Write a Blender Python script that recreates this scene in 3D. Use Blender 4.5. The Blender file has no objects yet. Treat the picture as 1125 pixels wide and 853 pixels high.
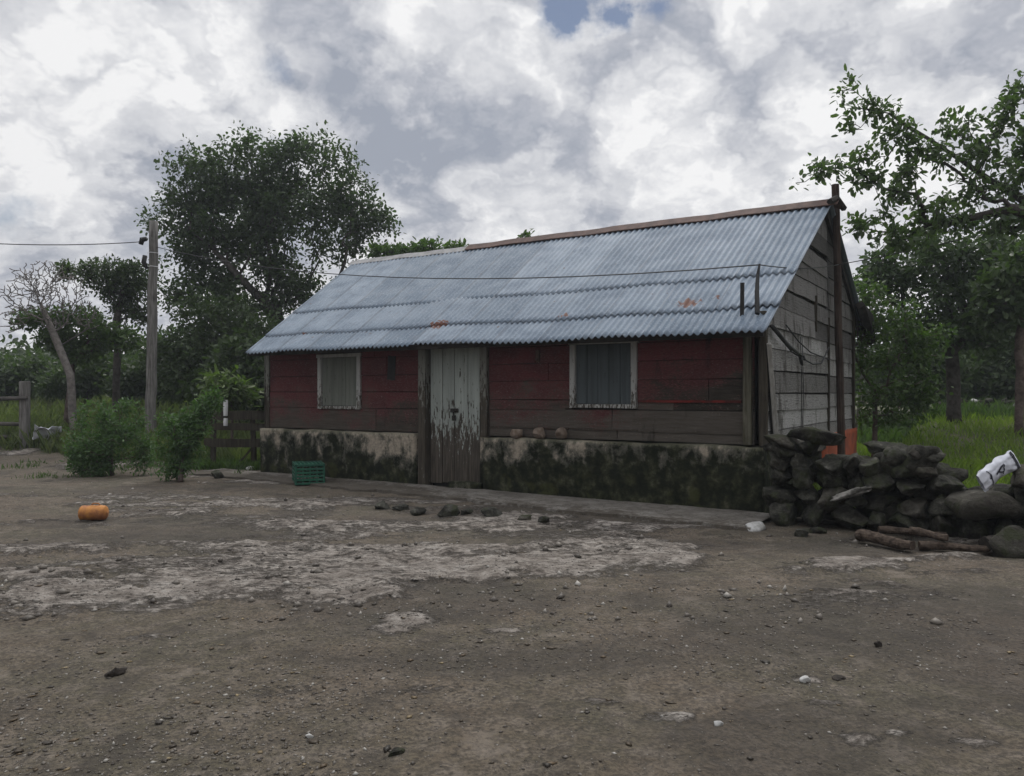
import bpy, math, random
import numpy as np
from mathutils import Vector, Matrix, noise as mnoise
random.seed(7); rng = np.random.default_rng(7)
R = math.radians
S = bpy.context.scene; COL = S.collection
# ------------------------------------------------------------ camera, world, sun
FOC, CX, HY, CH = 850.0, 562.5, 432.0, 1.5
cd = bpy.data.cameras.new('camera'); cam = bpy.data.objects.new('camera', cd); COL.objects.link(cam)
cam.location = (0, 0, CH); cam.rotation_euler = (R(90), 0, 0)
cd.sensor_width = 36; cd.lens = FOC/1125*36; cd.shift_y = (HY-426.5)/1125; cd.clip_end = 2000; cd.clip_start = .05
S.camera = cam
SUN_EL, SUN_AZ = 50, 12          # sun ahead of the camera, a little to the right, behind cloud
SKY = dict(cloud=1.0, gain=1.0)
S.view_settings.view_transform = 'Standard'; S.view_settings.look = 'None'
S.view_settings.exposure = .12; S.view_settings.gamma = 1; S.view_settings.use_curve_mapping = False
W = bpy.data.worlds.new('World'); S.world = W; W.use_nodes = True

class NT:
    """small node-tree helper"""
    def __init__(s, nt): s.nt = nt; s._c = {}
    def n(s, t, ins=None, **a):
        nd = s.nt.nodes.new(t)
        for k, v in a.items(): setattr(nd, k, v)
        for k, v in (ins or {}).items(): s.set(nd.inputs[k], v)
        return nd
    def set(s, sock, v):
        if isinstance(v, bpy.types.NodeSocket): s.nt.links.new(v, sock)
        elif v is not None:
            if sock.type == 'RGBA' and len(v) == 3: v = (*v, 1)
            sock.default_value = v
    def tc(s, k='Object'):
        if 'tc' not in s._c: s._c['tc'] = s.n('ShaderNodeTexCoord')
        return s._c['tc'].outputs[k]
    def map(s, v, sc=(1, 1, 1), loc=(0, 0, 0), rot=(0, 0, 0)):
        return s.n('ShaderNodeMapping', {'Vector': v, 'Scale': sc, 'Location': loc, 'Rotation': rot}).outputs[0]
    def noise(s, v, scale=5, detail=4, rough=.55, dist=0):
        return s.n('ShaderNodeTexNoise', {'Vector': v, 'Scale': scale, 'Detail': detail, 'Roughness': rough, 'Distortion': dist}).outputs[0]
    def vor(s, v, scale=5, feature='F1', out='Distance', rand=1):
        return s.n('ShaderNodeTexVoronoi', {'Vector': v, 'Scale': scale, 'Randomness': rand}, feature=feature).outputs[out]
    def step(s, f, a, b, lo=0, hi=1):
        return s.n('ShaderNodeMapRange', {'Value': f, 'From Min': a, 'From Max': b, 'To Min': lo, 'To Max': hi}, interpolation_type='SMOOTHSTEP').outputs[0]
    def ramp(s, f, st):
        nd = s.n('ShaderNodeValToRGB', {'Fac': f}); e = nd.color_ramp.elements
        while len(e) < len(st): e.new(.5)
        for i, (p, c) in enumerate(st): e[i].position = p; e[i].color = (*c, 1)
        return nd.outputs[0]
    def mix(s, f, a, b, mode='MIX'):
        nd = s.n('ShaderNodeMix', data_type='RGBA', blend_type=mode)
        s.set(nd.inputs[0], f); s.set(nd.inputs[6], a); s.set(nd.inputs[7], b)
        return nd.outputs[2]
    def m(s, op, a, b=None, c=None, clamp=False):
        nd = s.n('ShaderNodeMath', operation=op, use_clamp=clamp)
        for i, v in enumerate((a, b, c)):
            if v is not None: s.set(nd.inputs[i], v)
        return nd.outputs[0]
    def xyz(s, v): return s.n('ShaderNodeSeparateXYZ', {0: v}).outputs
    def attr(s, name, out='Fac'): return s.n('ShaderNodeAttribute', attribute_name=name).outputs[out]
    def vm(s, op, a, b=None, out=0):
        nd = s.n('ShaderNodeVectorMath', operation=op)
        s.set(nd.inputs[0], a)
        if b is not None: s.set(nd.inputs[1], b)
        return nd.outputs[out]

def build_world():
    nt = NT(W.node_tree); W.node_tree.nodes.clear()
    out = nt.n('ShaderNodeOutputWorld')
    d = nt.tc('Generated')
    sky = nt.n('ShaderNodeTexSky', sky_type='NISHITA', sun_disc=False, sun_elevation=R(SUN_EL), sun_rotation=R(SUN_AZ), air_density=1, dust_density=.6, ozone_density=3).outputs[0]
    x, y, z = nt.xyz(d)
    # clouds live on the sky sphere, squeezed towards the horizon
    zz = nt.m('ADD', nt.m('MAXIMUM', z, 0.0), .55)
    pv = nt.n('ShaderNodeCombineXYZ', {0: nt.m('DIVIDE', x, zz), 1: nt.m('DIVIDE', y, zz), 2: 0.3}).outputs[0]
    n1 = nt.noise(pv, 2.7, 12, .60, .1)
    n2 = nt.noise(pv, 8.0, 10, .62, .15)
    n3 = nt.noise(pv, .9, 3, .5)
    wv = nt.vm('ADD', pv, nt.vm('MULTIPLY', nt.vm('SUBTRACT', nt.n('ShaderNodeTexNoise', {'Vector': pv, 'Scale': 6.0, 'Detail': 5.0, 'Roughness': .6}).outputs[1], (.5, .5, .5)), (.34, .34, .34)))
    bl = nt.n('ShaderNodeTexVoronoi', {'Vector': wv, 'Scale': 5.5, 'Detail': 3.0, 'Roughness': .55}, feature='F1', voronoi_dimensions='2D').outputs[0]
    dens = nt.m('ADD', nt.m('ADD', nt.m('MULTIPLY', n1, .52), nt.m('MULTIPLY', n2, .16)), nt.m('ADD', nt.m('MULTIPLY', n3, .12), nt.m('MULTIPLY', nt.m('SUBTRACT', 1.0, bl), .22)))
    wob = nt.m('MULTIPLY', nt.m('SUBTRACT', nt.noise(d, 8.0, 7, .62), .5), .16)
    def blob(px, py, r0, r1, amt, sq=1.0):   # a cloud or gap in one direction of the sky, ragged at its rim
        v = Vector(((px-CX)/FOC, 1, (HY-py)/FOC)).normalized()
        ln = nt.vm('LENGTH', nt.vm('MULTIPLY', nt.vm('SUBTRACT', d, tuple(v)), (1, 1, sq)), out='Value')
        return nt.m('MULTIPLY', nt.step(nt.m('ADD', ln, wob), r0, r1, 1, 0), amt)
    dk = None
    for b in ((350, 50, .05, .11, .5, 1.0), (395, 110, .04, .11, .5, 1.0), (430, 165, .02, .07, .3, 1.0), (155, 150, .0, .045, .25, 1.2), (610, 80, .0, .17, -.16, 1.5), (180, 50, .02, .2, -.02, 1.5), (680, 215, .0, .10, -.12, 1.5), (545, 125, .0, .07, .16, 1.2), (700, 200, .0, .06, .10, 1.0),
              (1040, 70, .02, .12, .20, 1.6), (700, 75, .02, .12, .13, 2.5), (860, 40, .02, .08, .10, 2.0), (620, 190, .0, .2, .06, 1.5)):
        q = blob(*b); dk = q if dk is None else nt.m('ADD', dk, q)
    f = nt.m('SUBTRACT', nt.m('ADD', nt.m('MULTIPLY_ADD', nt.step(dens, .22, .62), 1.25, -.08), 0), dk)
    col = nt.ramp(f, [(0.0, (.285, .31, .365)), (.3, (.40, .415, .46)), (.55, (.52, .53, .56)), (.8, (.63, .635, .655)), (1.0, (.76, .76, .765))])
    # brighter towards the hidden sun, duller behind; unseen overhead sky boosted for ground light
    sd = Vector((math.sin(R(SUN_AZ))*math.cos(R(SUN_EL)), math.cos(R(SUN_AZ))*math.cos(R(SUN_EL)), math.sin(R(SUN_EL))))
    dot = nt.vm('DOT_PRODUCT', d, tuple(sd), out='Value')
    glow = nt.m('MULTIPLY', nt.step(dot, -.4, 1.0, .80, 1.12), nt.step(z, .48, .85, 1.0, 2.9))
    col = nt.vm('SCALE', col, None); col.node.inputs['Scale'].default_value = 1
    nt.nt.links.new(nt.m('MULTIPLY', glow, SKY['cloud']), col.node.inputs['Scale'])
    # gaps of blue
    g = None
    for b in ((625, 8, .0, .04, 1.3, 1.6), (672, 16, .0, .035, 1.3, 1.6), (725, 8, .0, .035, 1.2, 1.6), (0, 240, .0, .035, .6, 1), (305, 75, 0, .03, .5, 1)):
        q = blob(*b); g = q if g is None else nt.m('ADD', g, q)
    g = nt.m('MINIMUM', g, 1)
    bg1 = nt.n('ShaderNodeBackground', {'Color': sky, 'Strength': .05})
    bg2 = nt.n('ShaderNodeBackground', {'Color': col, 'Strength': 1.0})
    mx = nt.n('ShaderNodeMixShader', {0: nt.m('MULTIPLY', g, .97), 1: bg2.outputs[0], 2: bg1.outputs[0]})
    nt.nt.links.new(mx.outputs[0], out.inputs[0])
build_world()
W.cycles.sampling_method = 'MANUAL'; W.cycles.sample_map_resolution = 256
sl = bpy.data.lights.new('sun', 'SUN'); sl.energy = 1.3; sl.angle = R(14); sl.color = (1, .96, .9)
so = bpy.data.objects.new('sun', sl); COL.objects.link(so)
sdv = Vector((math.sin(R(SUN_AZ))*math.cos(R(SUN_EL)), math.cos(R(SUN_AZ))*math.cos(R(SUN_EL)), math.sin(R(SUN_EL))))
so.rotation_euler = sdv.to_track_quat('Z', 'Y').to_euler()

# ------------------------------------------------------------ helpers
def at(px, py, Y): return ((px-CX)/FOC*Y, Y, CH+(HY-py)/FOC*Y)
def gxy(px, py, z=0):
    Y = (CH-z)*FOC/(py-HY); return ((px-CX)/FOC*Y, Y)
def tag(o, label=None, cat=None, group=None, kind=None):
    if label: o['label'] = label
    if cat: o['category'] = cat
    if group: o['group'] = group
    if kind: o['kind'] = kind
    return o
def empty(name, loc=(0, 0, 0), rz=0, label=None, cat=None, group=None):
    o = bpy.data.objects.new(name, None); COL.objects.link(o); o.location = loc; o.rotation_euler = (0, 0, rz)
    o.empty_display_size = .1
    return tag(o, label, cat, group)
class MB:
    def __init__(s): s.v = []; s.f = []; s.a = []; s.cur = 0.0
    def add(s, vs, fs):
        b = len(s.v); s.v += [tuple(p) for p in vs]; s.a += [s.cur]*len(vs); s.f += [tuple(b+i for i in f) for f in fs]
    def box(s, x0, x1, y0, y1, z0, z1, j=0, M=None, nx=1):
        """box with optionally jittered edges, split nx times along x"""
        vs = []
        for i in range(nx+1):
            x = x0+(x1-x0)*i/nx
            for (yy, zz) in ((y0, z0), (y1, z0), (y1, z1), (y0, z1)):
                p = Vector((x+random.uniform(-j, j)*(i in (0, nx)), yy+random.uniform(-j, j)*.4, zz+random.uniform(-j, j)))
                vs.append(M @ p if M else p)
        fs = [(0, 3, 2, 1), (4*nx, 4*nx+1, 4*nx+2, 4*nx+3)]
        for i in range(nx):
            a = 4*i
            for k in range(4):
                k2 = (k+1) % 4; fs.append((a+k, a+k2, a+4+k2, a+4+k))
        s.add(vs, fs)
    def tube(s, pts, rad, n=6, cap=True, wob=0, sq=1):
        pts = [Vector(p) for p in pts]; vs = []; fs = []
        up = Vector((0, 0, 1)); last = None
        for i, p in enumerate(pts):
            t = (pts[min(i+1, len(pts)-1)]-pts[max(i-1, 0)]).normalized()
            if last is None:
                r = t.cross(up if abs(t.z) < .9 else Vector((1, 0, 0))).normalized()
            else:
                r = (last-t*last.dot(t)).normalized()
            last = r; u = t.cross(r)
            rr = rad[i] if hasattr(rad, '__len__') else rad
            for k in range(n):
                a = 2*math.pi*k/n; q = rr*(1+random.uniform(-wob, wob))
                vs.append(p+r*math.cos(a)*q+u*math.sin(a)*q*sq)
        for i in range(len(pts)-1):
            for k in range(n):
                fs.append((i*n+k, i*n+(k+1) % n, (i+1)*n+(k+1) % n, (i+1)*n+k))
        if cap: fs.append(tuple(range(n-1, -1, -1))); fs.append(tuple((len(pts)-1)*n+k for k in range(n)))
        s.add(vs, fs)
    def build(s, name, mat, parent=None, smooth=False, bevel=0):
        me = bpy.data.meshes.new(name); me.from_pydata(s.v, [], s.f)
        if any(s.a): me.attributes.new('v', 'FLOAT', 'POINT').data.foreach_set('value', s.a)
        me.materials.append(mat)
        if smooth: me.polygons.foreach_set('use_smooth', [True]*len(me.polygons))
        me.update()
        o = bpy.data.objects.new(name, me); COL.objects.link(o)
        if parent: o.parent = parent
        if bevel:
            b = o.modifiers.new('bevel', 'BEVEL'); b.width = bevel; b.segments = 2; b.limit_method = 'ANGLE'; b.angle_limit = R(50)
        return o
def npmesh(name, V, F, mat, parent=None, attrs=None, smooth=False):
    me = bpy.data.meshes.new(name); V = np.asarray(V, np.float32); F = np.asarray(F, np.int32); k = F.shape[1]
    me.vertices.add(len(V)); me.vertices.foreach_set('co', V.ravel())
    me.loops.add(F.size); me.loops.foreach_set('vertex_index', F.ravel())
    me.polygons.add(len(F)); me.polygons.foreach_set('loop_start', np.arange(0, F.size, k, dtype=np.int32))
    me.polygons.foreach_set('loop_total', np.full(len(F), k, np.int32))
    if smooth: me.polygons.foreach_set('use_smooth', np.ones(len(F), bool))
    for n_, v_ in (attrs or {}).items(): me.attributes.new(n_, 'FLOAT', 'POINT').data.foreach_set('value', np.asarray(v_, np.float32))
    me.materials.append(mat); me.update(calc_edges=True)
    o = bpy.data.objects.new(name, me); COL.objects.link(o)
    if parent: o.parent = parent
    return o
def _h(ix, iy, s):
    h = (ix.astype(np.int64)*374761393+iy.astype(np.int64)*668265263+s*1442695041) & 0xffffffff
    h = ((h ^ (h >> 13))*1274126177) & 0xffffffff
    return ((h ^ (h >> 16)) & 0xffffff)/0xffffff
def vn(x, y, s=0):
    ix = np.floor(x); iy = np.floor(y); fx = x-ix; fy = y-iy; fx = fx*fx*(3-2*fx); fy = fy*fy*(3-2*fy)
    a = _h(ix, iy, s); b = _h(ix+1, iy, s); c = _h(ix, iy+1, s); d = _h(ix+1, iy+1, s)
    return (a+(b-a)*fx)*(1-fy)+(c+(d-c)*fx)*fy
def fbm(x, y, o=4, s=0):
    t = 0; a = .5; n = 0
    for i in range(o): t = t+a*vn(x*2**i+i*17.3, y*2**i-i*9.1, s+i); n += a; a *= .5
    return t/n
def sm(x, a, b): t = np.clip((x-a)/(b-a), 0, 1); return t*t*(3-2*t)

def mat(name, rough=.85, metal=0, spec=.3):
    m = bpy.data.materials.new(name); m.use_nodes = True; t = NT(m.node_tree)
    t.bsdf = m.node_tree.nodes['Principled BSDF']; t.mat = m
    t.bsdf.inputs['Roughness'].default_value = rough; t.bsdf.inputs['Metallic'].default_value = metal
    t.bsdf.inputs['Specular IOR Level'].default_value = spec
    return t
def base(t, c): t.set(t.bsdf.inputs['Base Color'], c)
def bump(t, h, st=.5, d=.02):
    b = t.n('ShaderNodeBump', {'Height': h, 'Strength': st, 'Distance': d}); t.set(t.bsdf.inputs['Normal'], b.outputs[0])
def M_simple(name, c1, c2, scale=6, rough=.85, metal=0, bs=.3, bd=.01, stretch=(1, 1, 1), spec=.3):
    t = mat(name, rough, metal, spec); v = t.map(t.tc(), stretch)
    n = t.noise(v, scale, 6, .6); base(t, t.mix(t.step(n, .35, .65), c1, c2)); bump(t, t.noise(v, scale*4, 5, .6), bs, bd)
    return t.mat

# ------------------------------------------------------------ materials
def m_ground():
    t = mat('yard dirt and limestone', .92, 0, .25); p = t.tc('Object')
    rk = t.attr('rock'); gr = t.attr('grass'); dksoil = t.attr('dark_soil')
    n1 = t.noise(p, .8, 6, .6); n2 = t.noise(p, 7, 7, .65); n3 = t.noise(p, 45, 5, .7)
    dirt = t.mix(t.step(n1, .35, .65), (.130, .101, .072), (.092, .080, .053))
    dirt = t.mix(t.step(n2, .42, .72), dirt, (.168, .140, .110))
    dirt = t.mix(t.step(n3, .38, .62), t.mix(.7, dirt, (.03, .026, .022)), dirt)
    n4 = t.noise(p, 2.6, 8, .68); dirt = t.mix(t.step(n4, .50, .68, 0, .75), dirt, (.045, .038, .030)); dirt = t.mix(t.step(n4, .44, .34, 0, .5), dirt, (.185, .155, .125))
    n5 = t.noise(p, 18, 6, .7); dirt = t.mix(t.step(n5, .54, .66, 0, .7), dirt, (.035, .030, .024))
    # crushed pale grit pressed into the dirt
    vc = t.n('ShaderNodeTexVoronoi', {'Vector': p, 'Scale': 34.0}); chip = t.step(vc.outputs[0], .12, .2, 1, 0)
    sel = t.step(t.xyz(vc.outputs[1])[0], .80, .84)
    chip = t.m('MULTIPLY', t.m('MULTIPLY', chip, sel), t.step(t.noise(p, 1.7, 3), .40, .58))
    dirt = t.mix(t.m('MULTIPLY', chip, .8), dirt, (.27, .25, .22))
    dirt = t.mix(t.m('MULTIPLY', dksoil, .5), dirt, (.030, .026, .022))
    # exposed limestone
    ps = t.map(p, (1, 1.3, 1))
    r1 = t.noise(ps, 3.2, 9, .66); r2 = t.noise(ps, 14, 7, .7)
    rock = t.ramp(t.m('ADD', t.m('MULTIPLY', r1, .55), t.m('MULTIPLY', r2, .45)), [(.38, (.07, .057, .046)), (.46, (.195, .168, .142)), (.55, (.325, .290, .252)), (.70, (.49, .455, .41))])
    ck = t.m('ABSOLUTE', t.m('SUBTRACT', t.noise(t.map(p, (1, 2.6, 1)), 2.6, 8, .7, .4), .5)); rock = t.mix(t.step(ck, .0, .022, .85, 0), rock, (.035, .03, .025))
    edge = t.m('ADD', rk, t.m('MULTIPLY', t.m('SUBTRACT', t.m('ADD', t.m('MULTIPLY', r2, .5), t.m('MULTIPLY', t.noise(t.map(p, (1, 1.7, 1)), 3, 9, .72), .5)), .5), 2.6))
    rf = t.step(edge, .34, .72)
    c = t.mix(rf, dirt, rock)
    soil = t.mix(t.step(n2, .4, .6), (.045, .055, .022), (.075, .07, .035))
    c = t.mix(gr, c, soil)
    base(t, c)
    cr = t.vor(t.map(p, (2.2, 5, 1)), 2.4, 'DISTANCE_TO_EDGE')
    h = t.m('ADD', t.m('MULTIPLY', n3, .35), t.m('ADD', t.m('MULTIPLY', n2, .8), t.m('MULTIPLY', chip, .35)))
    h = t.m('ADD', h, t.m('MULTIPLY', rf, t.m('ADD', .35, t.m('MULTIPLY', r2, 1.6))))
    bump(t, h, 1.0, .05)
    return t.mat
def m_siding(name, red=True):
    """old red paint over weathered boards, worn along the grain"""
    t = mat(name, .9, 0, .08); p = t.tc(); x, y, z = t.xyz(p); bv = t.attr('v')
    g = t.noise(t.map(p, (1.2, 1, 14)), 3, 8, .65, .3); big = t.noise(t.map(p, (1, 1, 1.6)), 1.6, 6, .62)
    fine = t.noise(t.map(p, (3, 1, 10)), 9, 7, .7)
    wood = t.ramp(t.m('ADD', t.m('MULTIPLY', g, .6), t.m('MULTIPLY', bv, .35)), [(.3, (.030, .026, .021)), (.5, (.062, .052, .042)), (.75, (.11, .098, .084))])
    paint = t.mix(t.step(big, .35, .65), (.140, .034, .038), (.085, .026, .028))
    paint = t.mix(t.m('MULTIPLY', bv, .4), paint, (.065, .026, .024))
    paint = t.mix(t.step(fine, .47, .66, 0, .85), paint, (.125, .070, .064))
    # paint survives high up under the eave and is gone near the sill
    keep = t.m('ADD', t.m('MULTIPLY', t.m('SUBTRACT', z, 1.26), 1.25), t.m('MULTIPLY', t.m('SUBTRACT', fine, .5), 2.8))
    keep = t.m('ADD', keep, t.m('MULTIPLY', t.m('SUBTRACT', big, .5), 2.6))
    keep = t.m('SUBTRACT', keep, t.m('MULTIPLY', t.step(x, -2.4, -.4), .42))
    keep = t.m('ADD', keep, t.step(x, -5.2, -6.2, 0, .25))
    c = t.mix(t.step(keep, -.15, .45), wood, paint)
    chip = t.m('MULTIPLY', t.step(t.noise(t.map(p, (1, 1, 3)), 22, 4, .7), .60, .66), t.step(big, .40, .55))
    c = t.mix(t.m('MULTIPLY', chip, .7), c, (.20, .175, .155))
    c = t.mix(t.step(t.noise(t.map(p, (2.5, 1, .7)), 2.0, 5, .6), .60, .75, 0, .7), c, (.018, .016, .014))
    base(t, c); bump(t, t.m('ADD', g, t.m('MULTIPLY', fine, .5)), .5, .012)
    return t.mat
def m_gable():
    t = mat('weathered whitewashed boards', .92, 0, .08); p = t.tc(); x, y, z = t.xyz(p); bv = t.attr('v')
    g = t.noise(t.map(p, (1, 1.2, 14)), 3, 8, .65, .3); big = t.noise(p, 1.5, 6, .62); fine = t.noise(t.map(p, (1, 3, 9)), 8, 7, .7)
    wood = t.ramp(t.m('ADD', t.m('MULTIPLY', g, .6), t.m('MULTIPLY', bv, .35)), [(.3, (.07, .067, .063)), (.5, (.135, .13, .124)), (.75, (.23, .222, .212))])
    wash = t.ramp(t.m('ADD', t.m('MULTIPLY', fine, .7), t.m('MULTIPLY', bv, .2)), [(.34, (.10, .095, .088)), (.46, (.24, .235, .222)), (.62, (.40, .395, .38))])
    k = t.m('ADD', t.m('MULTIPLY', t.m('SUBTRACT', 2.32, z), 1.6), t.m('ADD', t.m('MULTIPLY', t.m('SUBTRACT', fine, .5), 1.4), t.m('MULTIPLY', t.m('SUBTRACT', big, .5), 1.6)))
    k = t.m('SUBTRACT', k, t.step(y, 3.9, 4.6, 0, .35))
    c = t.mix(t.step(k, -.05, .3), wood, wash)
    c = t.mix(t.step(t.noise(t.map(p, (1, 2.4, .7)), 1.7, 6, .62), .50, .66, 0, .85), c, (.055, .05, .042))
    c = t.mix(t.step(g, .56, .64, 0, .6), c, (.045, .04, .035))
    base(t, c); bump(t, t.m('ADD', g, t.m('MULTIPLY', fine, .5)), .9, .02)
    return t.mat
def m_plinth():
    t = mat('mouldy lime plaster', .95, 0, .1); p = t.tc(); x, y, z = t.xyz(p)
    big = t.noise(t.map(p, (1, 1, .8)), 2.1, 8, .66, .4); run = t.noise(t.map(p, (3.4, 3.4, .8)), 2.2, 7, .62, .3); fine = t.noise(p, 16, 7, .7); med = t.noise(p, 6, 7, .66)
    pl = t.mix(t.step(fine, .35, .65), (.33, .285, .225), (.22, .19, .15))
    moss = t.ramp(med, [(.32, (.007, .0075, .0055)), (.48, (.016, .018, .011)), (.58, (.033, .036, .020)), (.7, (.085, .08, .055))])
    w = t.m('ADD', t.m('MULTIPLY', t.m('SUBTRACT', z, .52), 1.15), t.m('ADD', t.m('MULTIPLY', t.m('SUBTRACT', big, .5), 4.2), t.m('MULTIPLY', t.m('SUBTRACT', run, .5), 1.5)))
    w = t.m('ADD', w, t.m('MULTIPLY', t.m('SUBTRACT', med, .5), 2.4))
    w = t.m('SUBTRACT', w, t.step(x, -4.6, -3.8, 0, .62)); w = t.m('SUBTRACT', w, t.step(x, -3.0, -.6, 0, .2))
    w = t.m('ADD', w, t.m('MULTIPLY', t.step(x, -6.9, -6.3), t.step(z, .35, .55, 0, .55)))
    c = t.mix(t.step(w, -.15, .25), moss, (.075, .072, .058)); c = t.mix(t.step(w, .2, .8), c, pl)
    c = t.mix(t.step(t.m('ADD', z, t.m('MULTIPLY', t.m('SUBTRACT', fine, .5), .25)), .78, .84, 0, .5), c, (.13, .125, .085))
    c = t.mix(t.m('MULTIPLY', t.step(t.noise(p, 3.1, 5), .56, .66), t.step(z, .5, .2, 0, .7)), c, (.045, .048, .018))
    base(t, c); bump(t, t.m('ADD', med, t.m('MULTIPLY', fine, .5)), .7, .02)
    return t.mat
def m_roof():
    t = mat('galvanised corrugated sheet', .7, .0, .2); p = t.tc(); x, y, z = t.xyz(p); sv = t.attr('sheet'); lap = t.attr('lap')
    n = t.noise(p, 2.2, 6, .6); f = t.noise(t.map(p, (9, .9, .9)), 3, 6, .6); sp = t.noise(p, 30, 3, .6)
    c = t.mix(sv, (.108, .143, .182), (.178, .218, .262)); c = t.mix(t.step(n, .4, .7, 0, .5), c, (.095, .12, .155))
    c = t.mix(t.step(f, .50, .72, 0, .55), c, (.115, .13, .155))
    c = t.mix(t.step(sp, .56, .62, 0, .5), c, (.22, .26, .31))
    c = t.mix(t.m('MULTIPLY', lap, t.step(t.noise(p, 6, 4), .38, .56, .0, .3)), c, (.08, .075, .072))
    c = t.mix(t.m('MULTIPLY', t.attr('seam'), .55), c, (.07, .08, .095))
    nl = t.vor(t.map(p, (5.1, 1.45, 0)), 1.0, rand=.25); c = t.mix(t.step(nl, .03, .06, .7, 0), c, (.09, .06, .045))
    ru = t.m('ADD', t.attr('rust'), t.step(t.noise(t.map(p, (3, .5, .5)), 1.7, 6, .65), .57, .76, 0, .5)); rr = t.step(t.m('ADD', ru, t.m('MULTIPLY', t.m('SUBTRACT', t.noise(p, 14, 5, .7), .5), 1.5)), .5, .62)
    c = t.mix(rr, c, (.115, .05, .034)); base(t, c)
    t.set(t.bsdf.inputs['Metallic'], t.step(rr, 0, 1, .04, 0)); t.set(t.bsdf.inputs['Roughness'], t.step(n, .3, .7, .6, .75))
    bump(t, sp, .12, .004); return t.mat
def m_peel(name, paint, wood, lo=.1, hi=1.2, amt=.9, scale=1):
    """painted planks, paint peeling towards the foot"""
    t = mat(name, .85, 0, .12); p = t.tc(); x, y, z = t.xyz(p); bv = t.attr('v')
    g = t.noise(t.map(p, (14, 14, 1.1)), 2.4*scale, 7, .65, .2); f = t.noise(t.map(p, (5, 5, 1.4)), 5*scale, 7, .68); st = t.noise(t.map(p, (8, 8, .5)), 2, 5, .6)
    w = t.mix(t.step(g, .35, .65), tuple(c*.5 for c in wood), wood); pc = t.mix(t.step(st, .35, .7), paint, tuple(c*.72 for c in paint)); pc = t.mix(t.m('MULTIPLY', bv, .35), pc, tuple(c*.6 for c in paint))
    k = t.m('ADD', t.step(z, lo, hi, -amt, .75), t.m('MULTIPLY', t.m('SUBTRACT', f, .5), 4.0))
    k = t.m('ADD', k, t.m('MULTIPLY', t.m('SUBTRACT', g, .5), 2.6))
    base(t, t.mix(t.step(k, -.05, .15), w, pc)); bump(t, t.m('ADD', g, f), .5, .008); return t.mat
def m_wood(name, a, b, ax='z', scale=1, rough=.9):
    t = mat(name, rough, 0, .1); p = t.tc(); s = {'x': (1, 12, 12), 'y': (12, 1, 12), 'z': (12, 12, 1), 'n': (4, 4, 4)}[ax]
    g = t.noise(t.map(p, s), 2.2*scale, 8, .66, .3); bg = t.noise(p, 2.4*scale, 5, .6)
    c = t.mix(t.step(g, .32, .68), a, b); c = t.mix(t.step(bg, .5, .75, 0, .6), c, tuple(q*.45 for q in a)); base(t, c); bump(t, g, .7, .012); return t.mat
def m_concrete():
    t = mat('trodden broken concrete', .93, 0, .15); p = t.tc(); x, y, z = t.xyz(p)
    a = t.noise(t.map(p, (1, 1.6, 1)), 2.2, 8, .68); b = t.noise(p, 14, 7, .7); ck = t.m('ABSOLUTE', t.m('SUBTRACT', t.noise(p, 1.9, 8, .7, .5), .5))
    c = t.ramp(t.m('ADD', t.m('MULTIPLY', a, .6), t.m('MULTIPLY', b, .4)), [(.36, (.075, .066, .055)), (.5, (.135, .123, .108)), (.68, (.22, .205, .185))])
    f = t.m('ADD', t.m('ADD', t.m('MULTIPLY', t.m('ADD', y, .75), 1.3), t.step(x, -3.2, -5.5, 0, -1.0)), t.m('MULTIPLY', t.m('SUBTRACT', t.m('ADD', t.m('MULTIPLY', a, .5), t.m('MULTIPLY', b, .5)), .5), 5))
    c = t.mix(t.step(f, -.5, .1, .8, 0), c, (.062, .052, .040)); c = t.mix(t.step(ck, 0, .012, .8, 0), c, (.03, .026, .021))
    base(t, c); bump(t, t.m('ADD', a, t.m('MULTIPLY', b, .6)), .8, .03); return t.mat
def m_stone(name='rough limestone'):
    t = mat(name, .93, 0, .15); p = t.tc(); r = t.n('ShaderNodeObjectInfo').outputs['Random']
    pv = t.vm('ADD', p, t.n('ShaderNodeCombineXYZ', {0: t.m('MULTIPLY', r, 37.0), 1: t.m('MULTIPLY', r, 11.0), 2: 0.0}).outputs[0])
    a = t.noise(pv, 3.5, 8, .66); b = t.noise(pv, 13, 7, .7); m_ = t.noise(pv, 5.5, 6, .66)
    c = t.ramp(t.m('ADD', t.m('MULTIPLY', a, .5), t.m('MULTIPLY', b, .5)), [(.38, (.010, .0095, .008)), (.47, (.030, .029, .024)), (.56, (.068, .066, .054)), (.68, (.18, .17, .145))])
    c = t.mix(t.step(r, .6, 1.0, 0, .35), c, (.10, .085, .07)); c = t.mix(t.step(m_, .48, .62, 0, .75), c, (.034, .040, .018))
    base(t, c); bump(t, t.m('ADD', a, b), 1.0, .05); return t.mat
def m_leaf(name, c1, c2, c3=None, trans=.35):
    t = mat(name, .55, 0, .3); v = t.attr('v'); st = [(0, c1), (.75, c2), (1, c3 or c2)]
    c = t.ramp(v, st); base(t, c)
    tr = t.n('ShaderNodeBsdfTranslucent', {'Color': t.vm('MULTIPLY', c, (1.3, 1.7, .6))})
    mx = t.n('ShaderNodeMixShader', {0: trans, 1: t.bsdf.outputs[0], 2: tr.outputs[0]})
    t.nt.links.new(mx.outputs[0], t.nt.nodes['Material Output'].inputs[0]); return t.mat
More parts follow.
